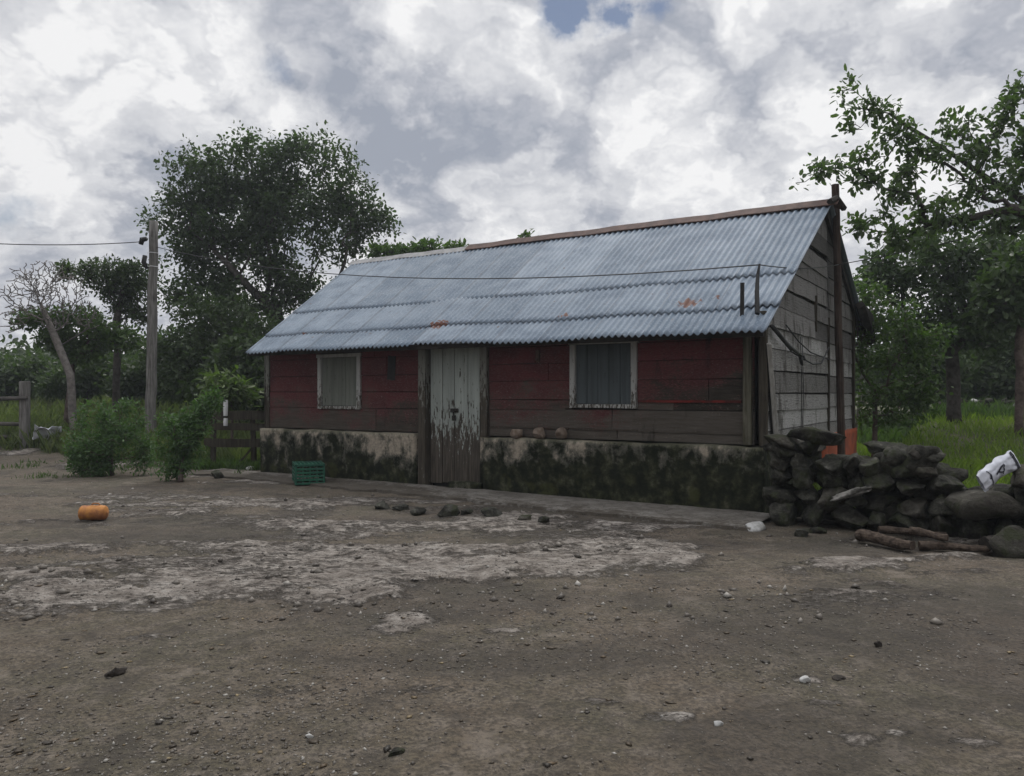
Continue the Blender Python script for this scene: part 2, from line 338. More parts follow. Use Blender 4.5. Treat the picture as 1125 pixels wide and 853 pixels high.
MAT = dict(
    ground=m_ground(), siding=m_siding('old red painted boards'), gable=m_gable(), plinth=m_plinth(), roof=m_roof(), stone=m_stone(),
    door=m_peel('peeling pale green door paint', (.34, .37, .34), (.085, .072, .058), .1, 1.75, .95),
    frame=m_peel('flaking white frame paint', (.42, .42, .40), (.11, .098, .08), 1.1, 2.0, .15, 2), jamb=m_peel('worn jamb', (.20, .20, .175), (.075, .064, .05), .8, 2.4, .7),
    shut1=m_peel('greenish shutter paint', (.17, .18, .155), (.075, .07, .06), .6, 1.3, .2), shut2=m_peel('slate grey shutter paint', (.085, .10, .105), (.06, .058, .055), .6, 1.4, .2),
    post=m_wood('old dark post wood', (.030, .025, .02), (.068, .06, .045)), postg=m_wood('mossy corner post', (.05, .046, .03), (.12, .112, .085)),
    brown=m_wood('brown pole wood', (.028, .02, .016), (.075, .055, .044)), grey=m_wood('grey weathered pole', (.085, .080, .072), (.20, .19, .178)), greyh=m_wood('grey weathered rail', (.05, .045, .04), (.13, .12, .11), 'x'),
    pale=m_wood('pale board', (.22, .21, .19), (.36, .35, .32)), bark=m_wood('dark bark', (.035, .03, .026), (.085, .076, .068), 'n'), barkg=m_wood('pale bark', (.10, .09, .082), (.20, .18, .165), 'n'), barkr=m_wood('reddish bark', (.055, .04, .034), (.13, .10, .088), 'n'),
    log=m_wood('old log bark', (.025, .018, .014), (.095, .072, .055), 'n', 3), logd=m_wood('dark rotten log', (.018, .016, .014), (.05, .042, .036), 'n', 2),
    rust=M_simple('rusted ridge iron', (.065, .040, .033), (.115, .070, .056), 5, .8), ridge2=M_simple('grey ridge iron', (.20, .195, .19), (.30, .295, .29), 5, .7), dark=M_simple('tarry black', (.010, .010, .010), (.022, .02, .018), 5, .7), edge=M_simple('dark rafter wood', (.016, .014, .012), (.04, .034, .028), 5, .9),
    concrete=m_concrete(), orangew=M_simple('orange red limewash', (.34, .082, .035), (.20, .055, .03), 4, .9), 
    crate=M_simple('green crate plastic', (.004, .085, .045), (.003, .040, .027), 3, .5, bs=.05, spec=.45), orange=M_simple('faded orange plastic', (.42, .18, .045), (.24, .095, .04), 9, .7, bs=.5, spec=.25), inner=M_simple('dirty tub inside', (.05, .03, .02), (.10, .045, .02), 4, .8),
    white=M_simple('grubby white plastic', (.55, .56, .60), (.42, .43, .47), 6, .5), ink=M_simple('black print', (.010, .010, .018), (.018, .018, .026), 5, .6), wire=M_simple('black cable', (.02, .02, .02), (.035, .035, .035), 5, .6),
    coco=M_simple('dry coconut husk', (.13, .095, .07), (.21, .165, .13), 14, .95, bs=.8, bd=.02), pales=M_simple('pale broken stone', (.27, .255, .23), (.06, .056, .048), 9, .95, bs=.9, bd=.03), white2=M_simple('white paint chipstone', (.38, .375, .36), (.20, .195, .18), 9, .8), insul=M_simple('white porcelain', (.6, .6, .6), (.5, .5, .5), 8, .3),
    pebble=m_leaf('grit', (.05, .042, .034), (.15, .132, .11), (.30, .285, .255), 0), litter=m_leaf('leaf litter', (.022, .018, .013), (.085, .058, .03), (.22, .17, .09), 0),
    leaf1=m_leaf('dark glossy leaves', (.028, .044, .022), (.060, .086, .040)), leaf2=m_leaf('dull olive leaves', (.028, .044, .020), (.060, .084, .036)), leaf3=m_leaf('mid green leaves', (.028, .052, .018), (.075, .115, .035)),
    leaf4=m_leaf('shrub leaves', (.030, .062, .024), (.080, .135, .050)), leafr=m_leaf('broad leaves', (.036, .058, .028), (.085, .12, .052)), leafy=m_leaf('yellow green leaves', (.04, .062, .02), (.095, .13, .045)), wood_far=m_leaf('far foliage', (.020, .032, .014), (.050, .072, .030)),
    grass=m_leaf('short green grass', (.075, .115, .022), (.165, .21, .042), (.23, .235, .085), .4), grassl=m_leaf('tall olive weeds', (.065, .085, .035), (.14, .155, .07), (.24, .225, .13), .4))

# ------------------------------------------------------------ ground
OX, OY, RZ = 3.05, 9.4, R(-32.5)
hx = np.array([math.cos(RZ), math.sin(RZ)]); hyv = np.array([-math.sin(RZ), math.cos(RZ)])
PATCH = [(60, 655, 130, 22, 1.2), (40, 635, 90, 10, .8), (205, 648, 74, 12, 1.3), (150, 622, 150, 12, .62), (300, 603, 150, 12, .55), (380, 640, 75, 13, .9), (400, 655, 85, 12, 1), (500, 632, 90, 17, 1), (600, 622, 90, 14, .95), (720, 616, 92, 14, 1), (345, 655, 35, 9, .9),
         (442, 684, 44, 12, 1.1), (280, 572, 130, 7, .5), (370, 590, 110, 6, .6), (560, 590, 80, 5, .5), (925, 620, 50, 6, 1.15), (945, 812, 52, 15, .85), (985, 806, 30, 6, .7), (1075, 813, 44, 10, .8), (885, 745, 26, 6, .75), (905, 772, 28, 6, .7), (660, 775, 34, 6, .5), (740, 790, 30, 6, .6), (300, 760, 60, 8, .4), (500, 760, 80, 8, .4), (30, 498, 55, 6, 1.2), (120, 512, 60, 5, .7), (300, 528, 75, 5, .9), (230, 522, 60, 4, .8), (550, 697, 30, 4, .9), (160, 700, 30, 4, .6), (480, 560, 120, 5, .45)]
DARK_SOIL = [(350, 578, 200, 9), (200, 590, 160, 10), (650, 592, 110, 7), (235, 625, 70, 10), (60, 640, 60, 6), (740, 600, 130, 10), (340, 563, 40, 6), (430, 575, 90, 8), (930, 600, 100, 12), (900, 700, 220, 40), (330, 610, 60, 8), (600, 730, 200, 20), (1000, 660, 120, 20)]  # ellipses where the dirt colour is darkened
def ell(x, y, px, py, rx, ry):
    x0, y0 = gxy(px, py); ya = gxy(px, py+ry)[1]; yb = gxy(px, py-ry)[1]; ry_ = (yb-ya)/2; rx_ = rx/FOC*y0
    return np.sqrt(((x-x0)/rx_)**2+((y-(ya+yb)/2)/ry_)**2)
def fields(x, y):
    lx = (x-OX)*hx[0]+(y-OY)*hx[1]; ly = (x-OX)*hyv[0]+(y-OY)*hyv[1]
    rk = np.zeros_like(x); n = fbm(x*1.6, y*2.2, 5, 3)
    for (px, py, rx, ry, s) in PATCH: rk = np.maximum(rk, s*sm(ell(x, y, px, py, rx, ry)+(n-.5)*1.5, 1.35, .35))
    dm = np.zeros_like(x)
    band = sm(y, 4.9, 6.0)*sm(y, 13.5, 10); rk = np.maximum(rk, band*(.10+.62*sm(fbm(x*.8, y*1.5, 4, 55), .42, .66)))
    for (px, py, rx, ry) in DARK_SOIL: dm = np.maximum(dm, sm(ell(x, y, px, py, rx, ry)+(n-.5)*1.3, 1.3, .4))
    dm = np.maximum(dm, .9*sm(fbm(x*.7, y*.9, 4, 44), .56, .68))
    # grass starts behind the stone wall on the right and behind the fence on the left
    wl = 9.35-(x-2.95)*.667+.25
    gr_r = sm(y-wl+(n-.5)*.5, 0, .5)*sm(x, 2.8, 3.4)*sm(ly-(-.2), 0, .4)
    lim = np.where(x < -4.4, 15.6+np.clip(-x-5.5, 0, 30)*.42, 99)
    gr_l = sm(y-lim+(n-.5)*1.2, -.2, .5)
    gr = np.maximum(np.maximum(gr_r, gr_l), sm(y, 21, 23)); gr = np.where((lx > -9.3) & (lx < -.05) & (ly > -.3) & (ly < 6.6), 0, gr)
    h = (fbm(x*.5, y*.5, 3, 9)-.5)*.05+(fbm(x*3, y*3, 4, 11)-.5)*.036+(fbm(x*13, y*13, 3, 12)-.5)*.012
    lay = np.floor(n*9)/9*.5+n*.5
    h = h+sm(rk, .3, .75)*(.03+.05*(lay-.4))*(.22+.78*sm(y, 4.9, 6.0))+(fbm(x*9, y*14, 3, 21)-.5)*.025*sm(rk, .3, .6)
    s0 = np.clip(18-(x+3)*.75, 12, 18); h = h*(1-gr*.5)+.85*sm(y, s0-2.5, s0+7.5)+.5*sm(y, s0+6, s0+22)
    near = (np.abs(lx+4.6) < 5.4) & (ly > -1.4); h = np.where(near, h*.25, h)
    return h, rk*(1-gr), gr, dm
th_f = np.linspace(-R(52), R(52), 820); th_b = np.linspace(R(52), R(308), 100)[1:-1]
TH = np.concatenate([th_f, th_b]); RR = np.concatenate([[.4, .8, 1.2, 1.6], np.geomspace(2.0, 24, 480), np.geomspace(24.6, 600, 60)])
TG, RG = np.meshgrid(TH, RR); gx = (np.sin(TG)*RG).ravel(); gy = (np.cos(TG)*RG).ravel()
gh, grk, ggr, gdm = fields(gx, gy)
nT, nR = len(TH), len(RR)
i0 = (np.arange(nR-1)[:, None]*nT+np.arange(nT)[None, :]).ravel(); i1 = (np.arange(nR-1)[:, None]*nT+(np.arange(nT)[None, :]+1) % nT).ravel()
F = np.stack([i0, i0+nT, i1+nT, i1], 1)
g_o = npmesh('ground', np.stack([gx, gy, gh], 1), F, MAT['ground'], attrs=dict(rock=grk, grass=ggr, dark_soil=gdm), smooth=True)
tag(g_o, kind='structure')
def gz(x, y): return float(fields(np.array([x], float), np.array([y], float))[0][0])

# ------------------------------------------------------------ house
H = empty('wooden_house', (OX, OY, 0), RZ, 'old red board cottage with corrugated metal roof on a mouldy plaster base', 'house')
ML = -9.16; WY = .14
def slab(name, x0, x1, y0, y1, z0, z1, m, amp=.02, res=.06, parent=H):
    """rough masonry block: subdivided box pushed about by noise"""
    b = MB(); n = [max(1, int(round(abs(d)/res))) for d in (x1-x0, y1-y0, z1-z0)]; idx = {}
    def vid(i, j, k):
        key = (i, j, k)
        if key not in idx:
            p = Vector((x0+(x1-x0)*i/n[0], y0+(y1-y0)*j/n[1], z0+(z1-z0)*k/n[2]))
            d = Vector((0, 0, 0))
            for q, s in ((2.1, 1), (7, .45)): d += mnoise.noise_vector(p*q)*amp*s
            ed = sum(1 for a, t in ((i, 0), (j, 1), (k, 2)) if a in (0, n[t]))
            if ed >= 2:
                c = Vector(((x0+x1)/2, (y0+y1)/2, (z0+z1)/2)); d += (c-p).normalized()*0; 
                for a, t in ((i, 0), (j, 1), (k, 2)):
                    if a == 0: d[t] += amp*.5
                    if a == n[t]: d[t] -= amp*.5
            idx[key] = len(b.v); b.v.append(tuple(p+d)); b.a.append(0)
        return idx[key]
    for i in range(n[0]):
        for k in range(n[2]):
            b.f.append((vid(i, 0, k), vid(i+1, 0, k), vid(i+1, 0, k+1), vid(i, 0, k+1))); b.f.append((vid(i, n[1], k), vid(i, n[1], k+1), vid(i+1, n[1], k+1), vid(i+1, n[1], k)))
    for j in range(n[1]):
        for k in range(n[2]):
            b.f.append((vid(0, j, k), vid(0, j, k+1), vid(0, j+1, k+1), vid(0, j+1, k))); b.f.append((vid(n[0], j, k), vid(n[0], j+1, k), vid(n[0], j+1, k+1), vid(n[0], j, k+1)))
    for i in range(n[0]):
        for j in range(n[1]):
            b.f.append((vid(i, j, n[2]), vid(i+1, j, n[2]), vid(i+1, j+1, n[2]), vid(i, j+1, n[2])))
    return b.build(name, m, parent, smooth=True)
slab('plinth', ML, -5.45, 0, .42, -.15, .85, MAT['plinth'], .018); slab('plinth', -4.14, .0, 0, .42, -.15, .84, MAT['plinth'], .018)
slab('side_plinth', -.42, -.02, .43, 3.72, -.15, .80, MAT['plinth'], .012, .1); slab('side_plinth', -.42, .04, 3.73, 6.85, -.15, .83, MAT['orangew'], .018, .1)['label'] = 'orange washed rear part of the side base'
slab('side_plinth', ML+.02, ML+.4, .43, 6.5, -.15, .84, MAT['plinth'], .012, .15)
# front boards, interrupted by the openings
W1 = (-7.76, -6.74, 1.22, 2.18); W2 = (-2.72, -1.70, 1.29, 2.24)
def board_rows(b, x0, x1, rows, opens, y=WY, th=.028, seams=()):
    for (za, zb) in rows:
        cuts = [x0]+sorted([s+random.uniform(-.3, .3) for s in seams if random.random() < .6])+[x1]
        for a, c in zip(cuts[:-1], cuts[1:]):
            spans = [(a+.003, c-.003)]
            for (o0, o1, oz0, oz1) in opens:
                if zb > oz0+.03 and za < oz1-.03:
                    ns = []
                    for (p, q) in spans:
                        if q <= o0 or p >= o1: ns.append((p, q)); continue
                        if p < o0: ns.append((p, o0+.03))
                        if q > o1: ns.append((o1-.03, q))
                    spans = ns
            for (p, q) in spans:
                b.cur = random.random(); yy = y+random.uniform(-.006, .006)
                b.box(p, q, yy, yy+th, za+.004, zb-.004, j=.004, nx=max(1, int((q-p)/.5)))
b = MB(); board_rows(b, ML+.1, -5.45, [(.86, 1.24), (1.24, 1.52), (1.52, 1.80), (1.80, 2.10), (2.10, 2.42)], [W1], seams=(-6.2,)); 
b.build('front_wall', MAT['siding'], H, bevel=.005)
b = MB(); board_rows(b, -4.12, -.14, [(.85, .99), (.99, 1.27), (1.27, 1.40), (1.40, 1.68), (1.68, 1.93), (1.93, 2.18), (2.18, 2.42)], [W2], seams=(-2.0, -3.3, -.9))
b.build('front_wall', MAT['siding'], H, bevel=.005)
# dark void sheathing behind boards keeps light out
b = MB(); b.box(ML+.1, -5.46, WY+.045, WY+.07, .86, 2.5); b.box(-4.11, -.14, WY+.045, WY+.07, .86, 2.5); b.build('light_stop_sheet', MAT['edge'], H)
b = MB(); b.cur = .2; b.box(-1.69, -.3, WY-.022, WY-.004, 1.375, 1.405, j=.003, nx=4)
t = mat('fresh red batten', .8, 0, .1); base(t, t.mix(t.step(t.noise(t.tc(), 6, 4), .4, .6), (.15, .024, .020), (.07, .02, .017))); b.build('batten', t.mat, H)['label'] = 'bright red batten right of the window'
for (a, c, z) in ((-4.1, -2.75, .995), (-1.69, -.2, .99), (-2.7, -1.7, 1.0), (-4.1, -2.8, 1.275)): b = MB(); b.cur = random.random(); b.box(a, c, WY-.014, WY-.002, z-.014, z+.01, j=.003, nx=5); b.build('batten', MAT['siding'], H)
b = MB(); b.box(-3.28, -3.22, WY-.03, WY-.003, 1.95, 2.12, j=.004); b.tube([(-3.25, WY-.03, 1.99), (-3.25, WY-.055, 1.97)], .022, 8); b.build('hook_block', MAT['rust'], H)
t = mat('soot', .95, 0, .05); base(t, (.012, .01, .01))
b = MB(); b.box(-6.13, -5.98, WY-.018, WY-.004, 1.72, 2.12, j=.02, nx=2); b.build('patch_board', MAT['dark'], H, bevel=.004)
# windows
def window(w, shut, planks):
    x0, x1, z0, z1 = w; fr = .085; yf = WY-.035
    o = MB(); o.cur = .3
    o.box(x0, x0+fr, yf, WY+.05, z0, z1-.06, j=.004, nx=1); o.cur = .6; o.box(x1-fr, x1, yf, WY+.05, z0, z1-.06, j=.004)
    o.cur = .1; o.box(x0+fr+.002, x1-fr-.002, yf+.004, WY+.05, z0, z0+.055, j=.004, nx=2); o.cur = .5; o.box(x0-.02, x1+.02, yf-.006, WY+.05, z1-.058, z1, j=.004, nx=2)
    win = empty('window', ((0, 0, 0))); win.parent = H
    o.build('frame', MAT['frame'], win, bevel=.005)
    s = MB(); xa, xb = x0+fr+.004, x1-fr-.004; k = planks; dx = (xb-xa)/k
    for i in range(k):
        s.cur = random.random(); s.box(xa+i*dx+.002, xa+(i+1)*dx-.003, WY+.004+random.uniform(0, .005), WY+.03, z0+.06, z1-.062, j=.002)
    s.build('shutter', shut, win, bevel=.003)
    s = MB(); s.box(xa, xb, WY+.034, WY+.05, z0+.05, z1-.05); s.build('backing', MAT['dark'], win)
window(W1, MAT['shut1'], 3); window(W2, MAT['shut2'], 5)
# door
D = empty('door'); D.parent = H
b = MB(); xs = [-5.24, -5.0, -4.76, -4.50, -4.27]
for i in range(4): b.cur = random.random(); b.box(xs[i]+.004, xs[i+1]-.006, WY-.02+random.uniform(0, .012), WY+.02, .10+random.uniform(-.03, .04), 2.36, j=.005, nx=1)
b.build('door_plank', MAT['door'], D, bevel=.006)
b = MB(); b.box(-4.83, -4.68, WY-.034, WY-.018, 1.20, 1.26, j=.004); b.tube([(-4.74, WY-.03, 1.22), (-4.74, WY-.07, 1.20), (-4.74, WY-.07, 1.13), (-4.74, WY-.03, 1.11)], .012, 6); b.box(-4.77, -4.71, WY-.075, WY-.04, 1.07, 1.15); b.build('hasp', MAT['edge'], D, bevel=.004)
b = MB(); b.box(-5.24, -4.27, WY+.05, WY+.07, 0, 2.4); b.build('backing', MAT['dark'], D)
b = MB(); b.box(-5.41, -5.27, WY-.11, WY+.06, 0, 2.4, j=.01, nx=2); o = b.build('door_post', MAT['jamb'], H, bevel=.01); b = MB(); b.box(-4.255, -4.13, WY-.06, WY+.05, .84, 2.4, j=.006); b.build('door_post', MAT['jamb'], H, bevel=.008)
b = MB(); b.box(-4.255, -4.14, WY-.05, WY+.05, 0, .835, j=.006); b.build('door_post', MAT['plinth'], H, bevel=.008)
slab('doorstep', -4.78, -4.2, -.02, .15, -.1, .14, MAT['plinth'], .01, .05)
# corner posts, braces
b = MB(); b.box(-.27, -.16, WY-.05, WY+.07, .845, 2.42, j=.012, nx=1); b.build('corner_post', MAT['postg'], H, bevel=.012)
b = MB(); b.box(-.07, .03, .04, .14, .845, 2.5, j=.008); b.build('corner_post', MAT['post'], H, bevel=.012)
b = MB(); b.box(ML-.01, ML+.12, WY-.03, WY+.12, .86, 2.45, j=.008); b.build('corner_post', MAT['jamb'], H, bevel=.01)
# gable boards (in the plane x=0), rows clipped to the roof line
def roof_z(y): return 2.22+(y+.4)*.568 if y < 3.7 else 4.55-(y-3.7)*.495
def wall_top(y): return roof_z(y)-.12
gb = MB(); rows = [.82, 1.02, 1.27, 1.5, 1.78, 2.06, 2.33, 2.62, 2.88, 3.15, 3.42, 3.7, 4.0, 4.35]
for i in range(len(rows)-1):
    za, zb = rows[i], rows[i+1]
    segs = ((.16, 4.02), (4.10, 6.5)) if za < 3 else ((.16, 4.0), (4.0, 6.5))
    if i in (6, 7): segs = ((.16, 3.0), (3.03, 4.05), (4.08, 6.5))
    for (a, c) in segs:
        gb.cur = random.random(); n = max(3, int((c-a)/.1)); tilt = random.uniform(-.012, .012)
        pts = [a+(c-a)*k/n for k in range(n+1)]; xo = random.uniform(-.008, .008)
        for p, q in zip(pts[:-1], pts[1:]):
            t0 = min(zb, wall_top(p)); t1 = min(zb, wall_top(q)); lo0 = za+.006+tilt*(p-a)+mnoise.noise(Vector((p*2, i, 0)))*.008; lo1 = za+.006+tilt*(q-a)+mnoise.noise(Vector((q*2, i, 0)))*.008
            h0 = t0+(tilt*(p-a)+mnoise.noise(Vector((p*2, i+1, 0)))*.008-.004 if t0 == zb else 0); h1 = t1+(tilt*(q-a)+mnoise.noise(Vector((q*2, i+1, 0)))*.008-.004 if t1 == zb else 0)
            if h0-lo0 < .01 and h1-lo1 < .01: continue
            h0 = max(h0, lo0+.002); h1 = max(h1, lo1+.002); th = .03; lap = .014
            gb.add([(xo, p, h0), (xo, q, h1), (xo+lap, q, lo1), (xo+lap, p, lo0), (xo-th, p, h0), (xo-th, q, h1), (xo-th, q, lo1), (xo-th, p, lo0)], [(0, 3, 2, 1), (4, 5, 6, 7), (3, 7, 6, 2), (0, 1, 5, 4)]+([(0, 4, 7, 3)] if p == a else [])+([(1, 2, 6, 5)] if q == c else []))
gb.build('gable_wall', MAT['gable'], H)
b = MB(); b.add([(-.06, .1, .8), (-.06, 6.5, .8), (-.06, 6.5, wall_top(6.5)), (-.06, 3.7, wall_top(3.7)), (-.06, .1, wall_top(.1))], [(0, 1, 2, 3, 4)])
b.add([(ML+.03, .1, .8), (ML+.03, 6.5, .8), (ML+.03, 6.5, wall_top(6.5)), (ML+.03, 3.7, wall_top(3.7)), (ML+.03, .1, wall_top(.1))], [(4, 3, 2, 1, 0)])
b.box(ML, 0, 6.5, 6.56, 0, wall_top(6.5)-.02); b.build('rear_wall', MAT['edge'], H)
for a_ in ((-.01, .035, 4.03, 4.09, .82, 2.75), (-.01, .03, 3.02, 3.07, 2.45, 3.0), (-.02, .05, 6.44, 6.56, .83, 3.05)):
    b = MB(); b.box(*a_, j=.006); b.build('batten', MAT['post'], H)
b = MB(); Mx = Matrix.Rotation(R(-11), 4, 'X'); Mx = Matrix.Translation((.05, .22, 1.58)) @ Matrix.Rotation(R(16), 4, 'X') @ Matrix.Rotation(R(25), 4, 'Z')
b.box(-.03, .03, -.07, .07, -.62, .55, j=.012, M=Mx); b.build('brace_board', MAT['pale'], H, bevel=.006)['label'] = 'pale loose board leaning at the corner'
b = MB()
for y_ in (1.9, 2.0): b.tube([(.03, y_, 2.3), (.028, y_+.1, 1.6), (.028, y_+.05, .95)], .006, 5)
b.tube([(.05, .15, 2.33), (.07, .6, 2.2), (.07, 1.2, 2.05), (.06, 1.8, 2.0), (.06, 2.6, 1.93), (.05, 3.3, 1.97), (.05, 3.9, 2.25)], .012, 5)
b.tube([(.06, .2, 2.32), (.09, .9, 2.12), (.08, 1.75, 2.02)], [.03, .026, .014], 6, wob=.2)
b.tube([(.06, 1.75, 2.03), (.07, 1.78, 1.93), (.07, 1.83, 1.90)], [.028, .024, .018], 6, wob=.1); b.tube([(.06, 1.95, 2.03), (.07, 1.98, 1.97)], .02, 6)
b.tube([(.04, 1.0, 2.4), (.05, 1.7, 2.22), (.05, 2.5, 2.1), (.04, 4.0, 2.05)], .01, 5)
b.build('hanging_cable', MAT['wire'], H, smooth=True)
b = MB(); b.box(.0, .05, 2.1, 2.24, .84, .98, j=.01); b.build('hook_block', MAT['edge'], H)

# roof of three overlapping corrugated courses, plus the rear slope
ROOF = empty('roof'); ROOF.parent = H
XR = .14
def leftx(y): return -9.08-(y+.4)/4.1*1.30
def corr(y0, y1, lift0, lift1, name, rear=False, wave=.017, pitch=.098, per=8):
    ncol = int(9.6/pitch*per); nr = max(3, int((y1-y0)/.12)); V = []; sh = []; ru = []; lp = []; sm_ = []
    u = np.linspace(0, 1, ncol+1); ws = u*9.45
    sidx = np.floor(ws/.78); sv = _h(sidx, sidx*0+round(y0*10), 5)
    ragged = (_h(sidx, sidx*0+3, 8)-.5)*.05+(fbm(u*9, u*0, 2, 4)-.5)*.06; sag = (fbm(u*4, u*0+y0, 3, 7)-.5)*.06
    for r in range(nr+1):
        v = r/nr; y = y0+(y1-y0)*v+(ragged*(1-v) if not rear else 0)
        L = leftx(np.minimum(y, 3.7)) if not rear else leftx(3.7)
        x = XR+(L-XR)*u
        if not rear: z = 2.22+(y+.4)*.568+lift0+(lift1-lift0)*v+sag*(1-v)
        else: z = 4.55-(y-3.7)*.495
        z = z+wave*np.cos(ws/pitch*2*np.pi)+.004*(sv-.5)
        V.append(np.stack([x, y if hasattr(y, '__len__') else np.full_like(x, y), z], 1)); sh.append(sv)
        edge_r = np.zeros_like(u)
        for (rx_, ry_, s_) in ((-5.15, .25, .42), (-1.1, .42, .36), (-2.9, .3, .18), (-.75, .5, .15), (-8.2, .2, .12), (-4.4,1.2,.12)): edge_r = np.maximum(edge_r, 1-np.sqrt((x-rx_)**2+((y-ry_)*1.6)**2)/s_)
        ru.append(np.clip(edge_r, 0, 1)); lp.append(np.full_like(u, 1.0 if r == 0 else 0)*(_h(sidx, sidx*0, 2) > .15)); sm_.append(np.clip(1-np.abs((ws/.78) % 1-.02)/.03, 0, 1))
    V = np.concatenate(V); n = ncol+1
    i = (np.arange(nr)[:, None]*n+np.arange(ncol)[None, :]).ravel(); F = np.stack([i, i+n, i+n+1, i+1], 1)
    o = npmesh(name, V, F, MAT['roof'], ROOF, attrs=dict(sheet=np.concatenate(sh), rust=np.concatenate(ru), lap=np.concatenate(lp), seam=np.concatenate(sm_)), smooth=True)
    so_ = o.modifiers.new('thick', 'SOLIDIFY'); so_.thickness = .004; so_.offset = -1
    return o
corr(-.42, .33, .0, .0, 'roof_sheet'); corr(.17, 1.28, .007, .002, 'roof_sheet'); corr(1.10, 3.70, .009, .0, 'roof_sheet'); corr(3.70, 7.5, 0, 0, 'roof_sheet', rear=True, per=5)
b = MB()
def ridge(x0, x1, m, w=.16, dz=.0):
    b = MB(); n = 24; vs = []; fs = []
    for i in range(n+1):
        x = x0+(x1-x0)*i/n; jz = mnoise.noise(Vector((x*1.3, 2, 0)))*.03+dz
        vs += [(x, 3.7-w, 4.55-w*.568+.045+jz), (x, 3.7, 4.63+jz), (x, 3.7+w, 4.55-w*.495+.045+jz), (x, 3.7-w, 4.55-w*.568+.03+jz), (x, 3.7, 4.60+jz), (x, 3.7+w, 4.55-w*.495+.03+jz)]
    for i in range(n):
        a = 6*i
        for p, q in ((0, 1), (1, 2), (2, 5), (5, 4), (4, 3), (3, 0)): fs.append((a+p, a+q, a+6+q, a+6+p))
    fs += [(0, 3, 4, 1), (1, 4, 5, 2)]; e = 6*n; fs += [(e, e+1, e+4, e+3), (e+1, e+2, e+5, e+4)]
    b.add(vs, fs); return b.build('ridge_cap', m, ROOF)
ridge(-7.05, .24, MAT['rust']); ridge(-10.42, -7.06, MAT['ridge2'], .14, -.03)
b = MB()   # barge boards and rafters under the sheets
def rl(x, ya, yb, dz, t, h, nseg=8):
    for i in range(nseg):
        p = ya+(yb-ya)*i/nseg; q = ya+(yb-ya)*(i+1)/nseg
        b.add([(x-t, p, roof_z(p)-dz-h), (x, p, roof_z(p)-dz-h), (x, p, roof_z(p)-dz), (x-t, p, roof_z(p)-dz), (x-t, q, roof_z(q)-dz-h), (x, q, roof_z(q)-dz-h), (x, q, roof_z(q)-dz), (x-t, q, roof_z(q)-dz)], [(0, 1, 2, 3), (7, 6, 5, 4), (0, 4, 5, 1), (1, 5, 6, 2), (2, 6, 7, 3), (3, 7, 4, 0)])
rl(.03, -.30, 3.69, .03, .05, .09); rl(.06, 3.71, 7.4, .03, .06, .13)
for x in (-1.3, -2.6, -3.9, -5.2, -6.5, -7.8, -9.0): rl(x, -.3, 3.6, .03, .05, .08, 3)
b.box(-9.1, .08, -.30, -.25, 2.17, 2.235); b.build('rafter', MAT['edge'], ROOF)
b = MB(); b.tube([(.17, 6.2, 3.15), (.2, 6.9, 2.9), (.2, 7.5, 2.55)], [.08, .14, .1], 7, wob=.3); b.build('barge_end', MAT['edge'], ROOF); b = MB(); b.tube([(.16, 3.35, 4.50), (.2, 3.7, 4.62), (.26, 4.0, 4.52)], [.05, .06, .05], 6, wob=.2); b.build('barge_end', MAT['edge'], ROOF)
b = MB(); b.box(-.28, -.235, .0, .03, 2.45, 2.86, j=.004); b.build('bracket', MAT['dark'], ROOF); b = MB(); b.tube([(-.05, -.06, 2.46), (-.10, .1, 2.75), (-.13, .25, 2.98), (-.12, .3, 3.12)], [.03, .026, .02, .012], 6, wob=.2); b.build('bracket', MAT['dark'], ROOF)

# concrete apron in front of the house
b = MB(); n = 40; top = []
n = 90; xs_ = [-10.2+10.35*i/n for i in range(n+1)]
fr = [-(.80+.28*min(1, max(0, (x+5)/3))+.22*mnoise.noise(Vector((x*.9, 0, 3)))+.10*mnoise.noise(Vector((x*3.3, 0, 8)))+.05*mnoise.noise(Vector((x*9, 0, 3)))) for x in xs_]
vs = []
for x, y in zip(xs_, fr):
    for k in range(7): yy = y*(1-k/6); vs.append((x, yy, .036+.016*mnoise.noise(Vector((x*1.6, yy*1.6, 1)))+.010*mnoise.noise(Vector((x*6, yy*6, 1)))+.014*k/6))
    vs.append((x-.01, y-.02, -.06))
fs = []
for i in range(n):
    for k in range(6): a = i*8+k; fs.append((a, a+8, a+9, a+1))
    fs.append((i*8, i*8+7, i*8+15, i*8+8))
b.add(vs, fs); o = b.build('path', MAT['concrete'], None, smooth=False); o.location = (OX, OY, 0); o.rotation_euler = (0, 0, RZ); tag(o, kind='structure')

# ------------------------------------------------------------ rocks
ico = None
def rock_mesh(sx, sy, sz, seed, sub=3, rough=.22):
    import bmesh
    bm = bmesh.new(); bmesh.ops.create_icosphere(bm, subdivisions=sub, radius=1); off = Vector((seed*3.7, seed*1.3, -seed*2.1))
    rr = random.Random(seed); cuts = [(Vector((rr.gauss(0, 1), rr.gauss(0, 1), rr.gauss(0, 1))).normalized(), rr.uniform(.42, .80)) for _ in range(11)]
    for v in bm.verts:
        p = v.co.copy()
        for nrm, d in cuts:
            e = p.dot(nrm)-d
            if e > 0: p -= nrm*e*.96
        p *= 1+rough*mnoise.noise(p*1.3+off)+rough*.5*mnoise.noise(p*3.6+off)+rough*.28*mnoise.noise(p*9+off)
        v.co = Vector((p.x*sx*1.18, p.y*sy*1.18, p.z*sz*1.18))
    me = bpy.data.meshes.new('stone'); bm.to_mesh(me); bm.free(); me.polygons.foreach_set('use_smooth', [True]*len(me.polygons)); return me
def put(name, me, m, loc, rot=(0, 0, 0), parent=None):
    me.materials.clear(); me.materials.append(m); me.name = name; o = bpy.data.objects.new(name, me); COL.objects.link(o); o.location = loc; o.rotation_euler = rot
    if parent: o.parent = parent
    return o
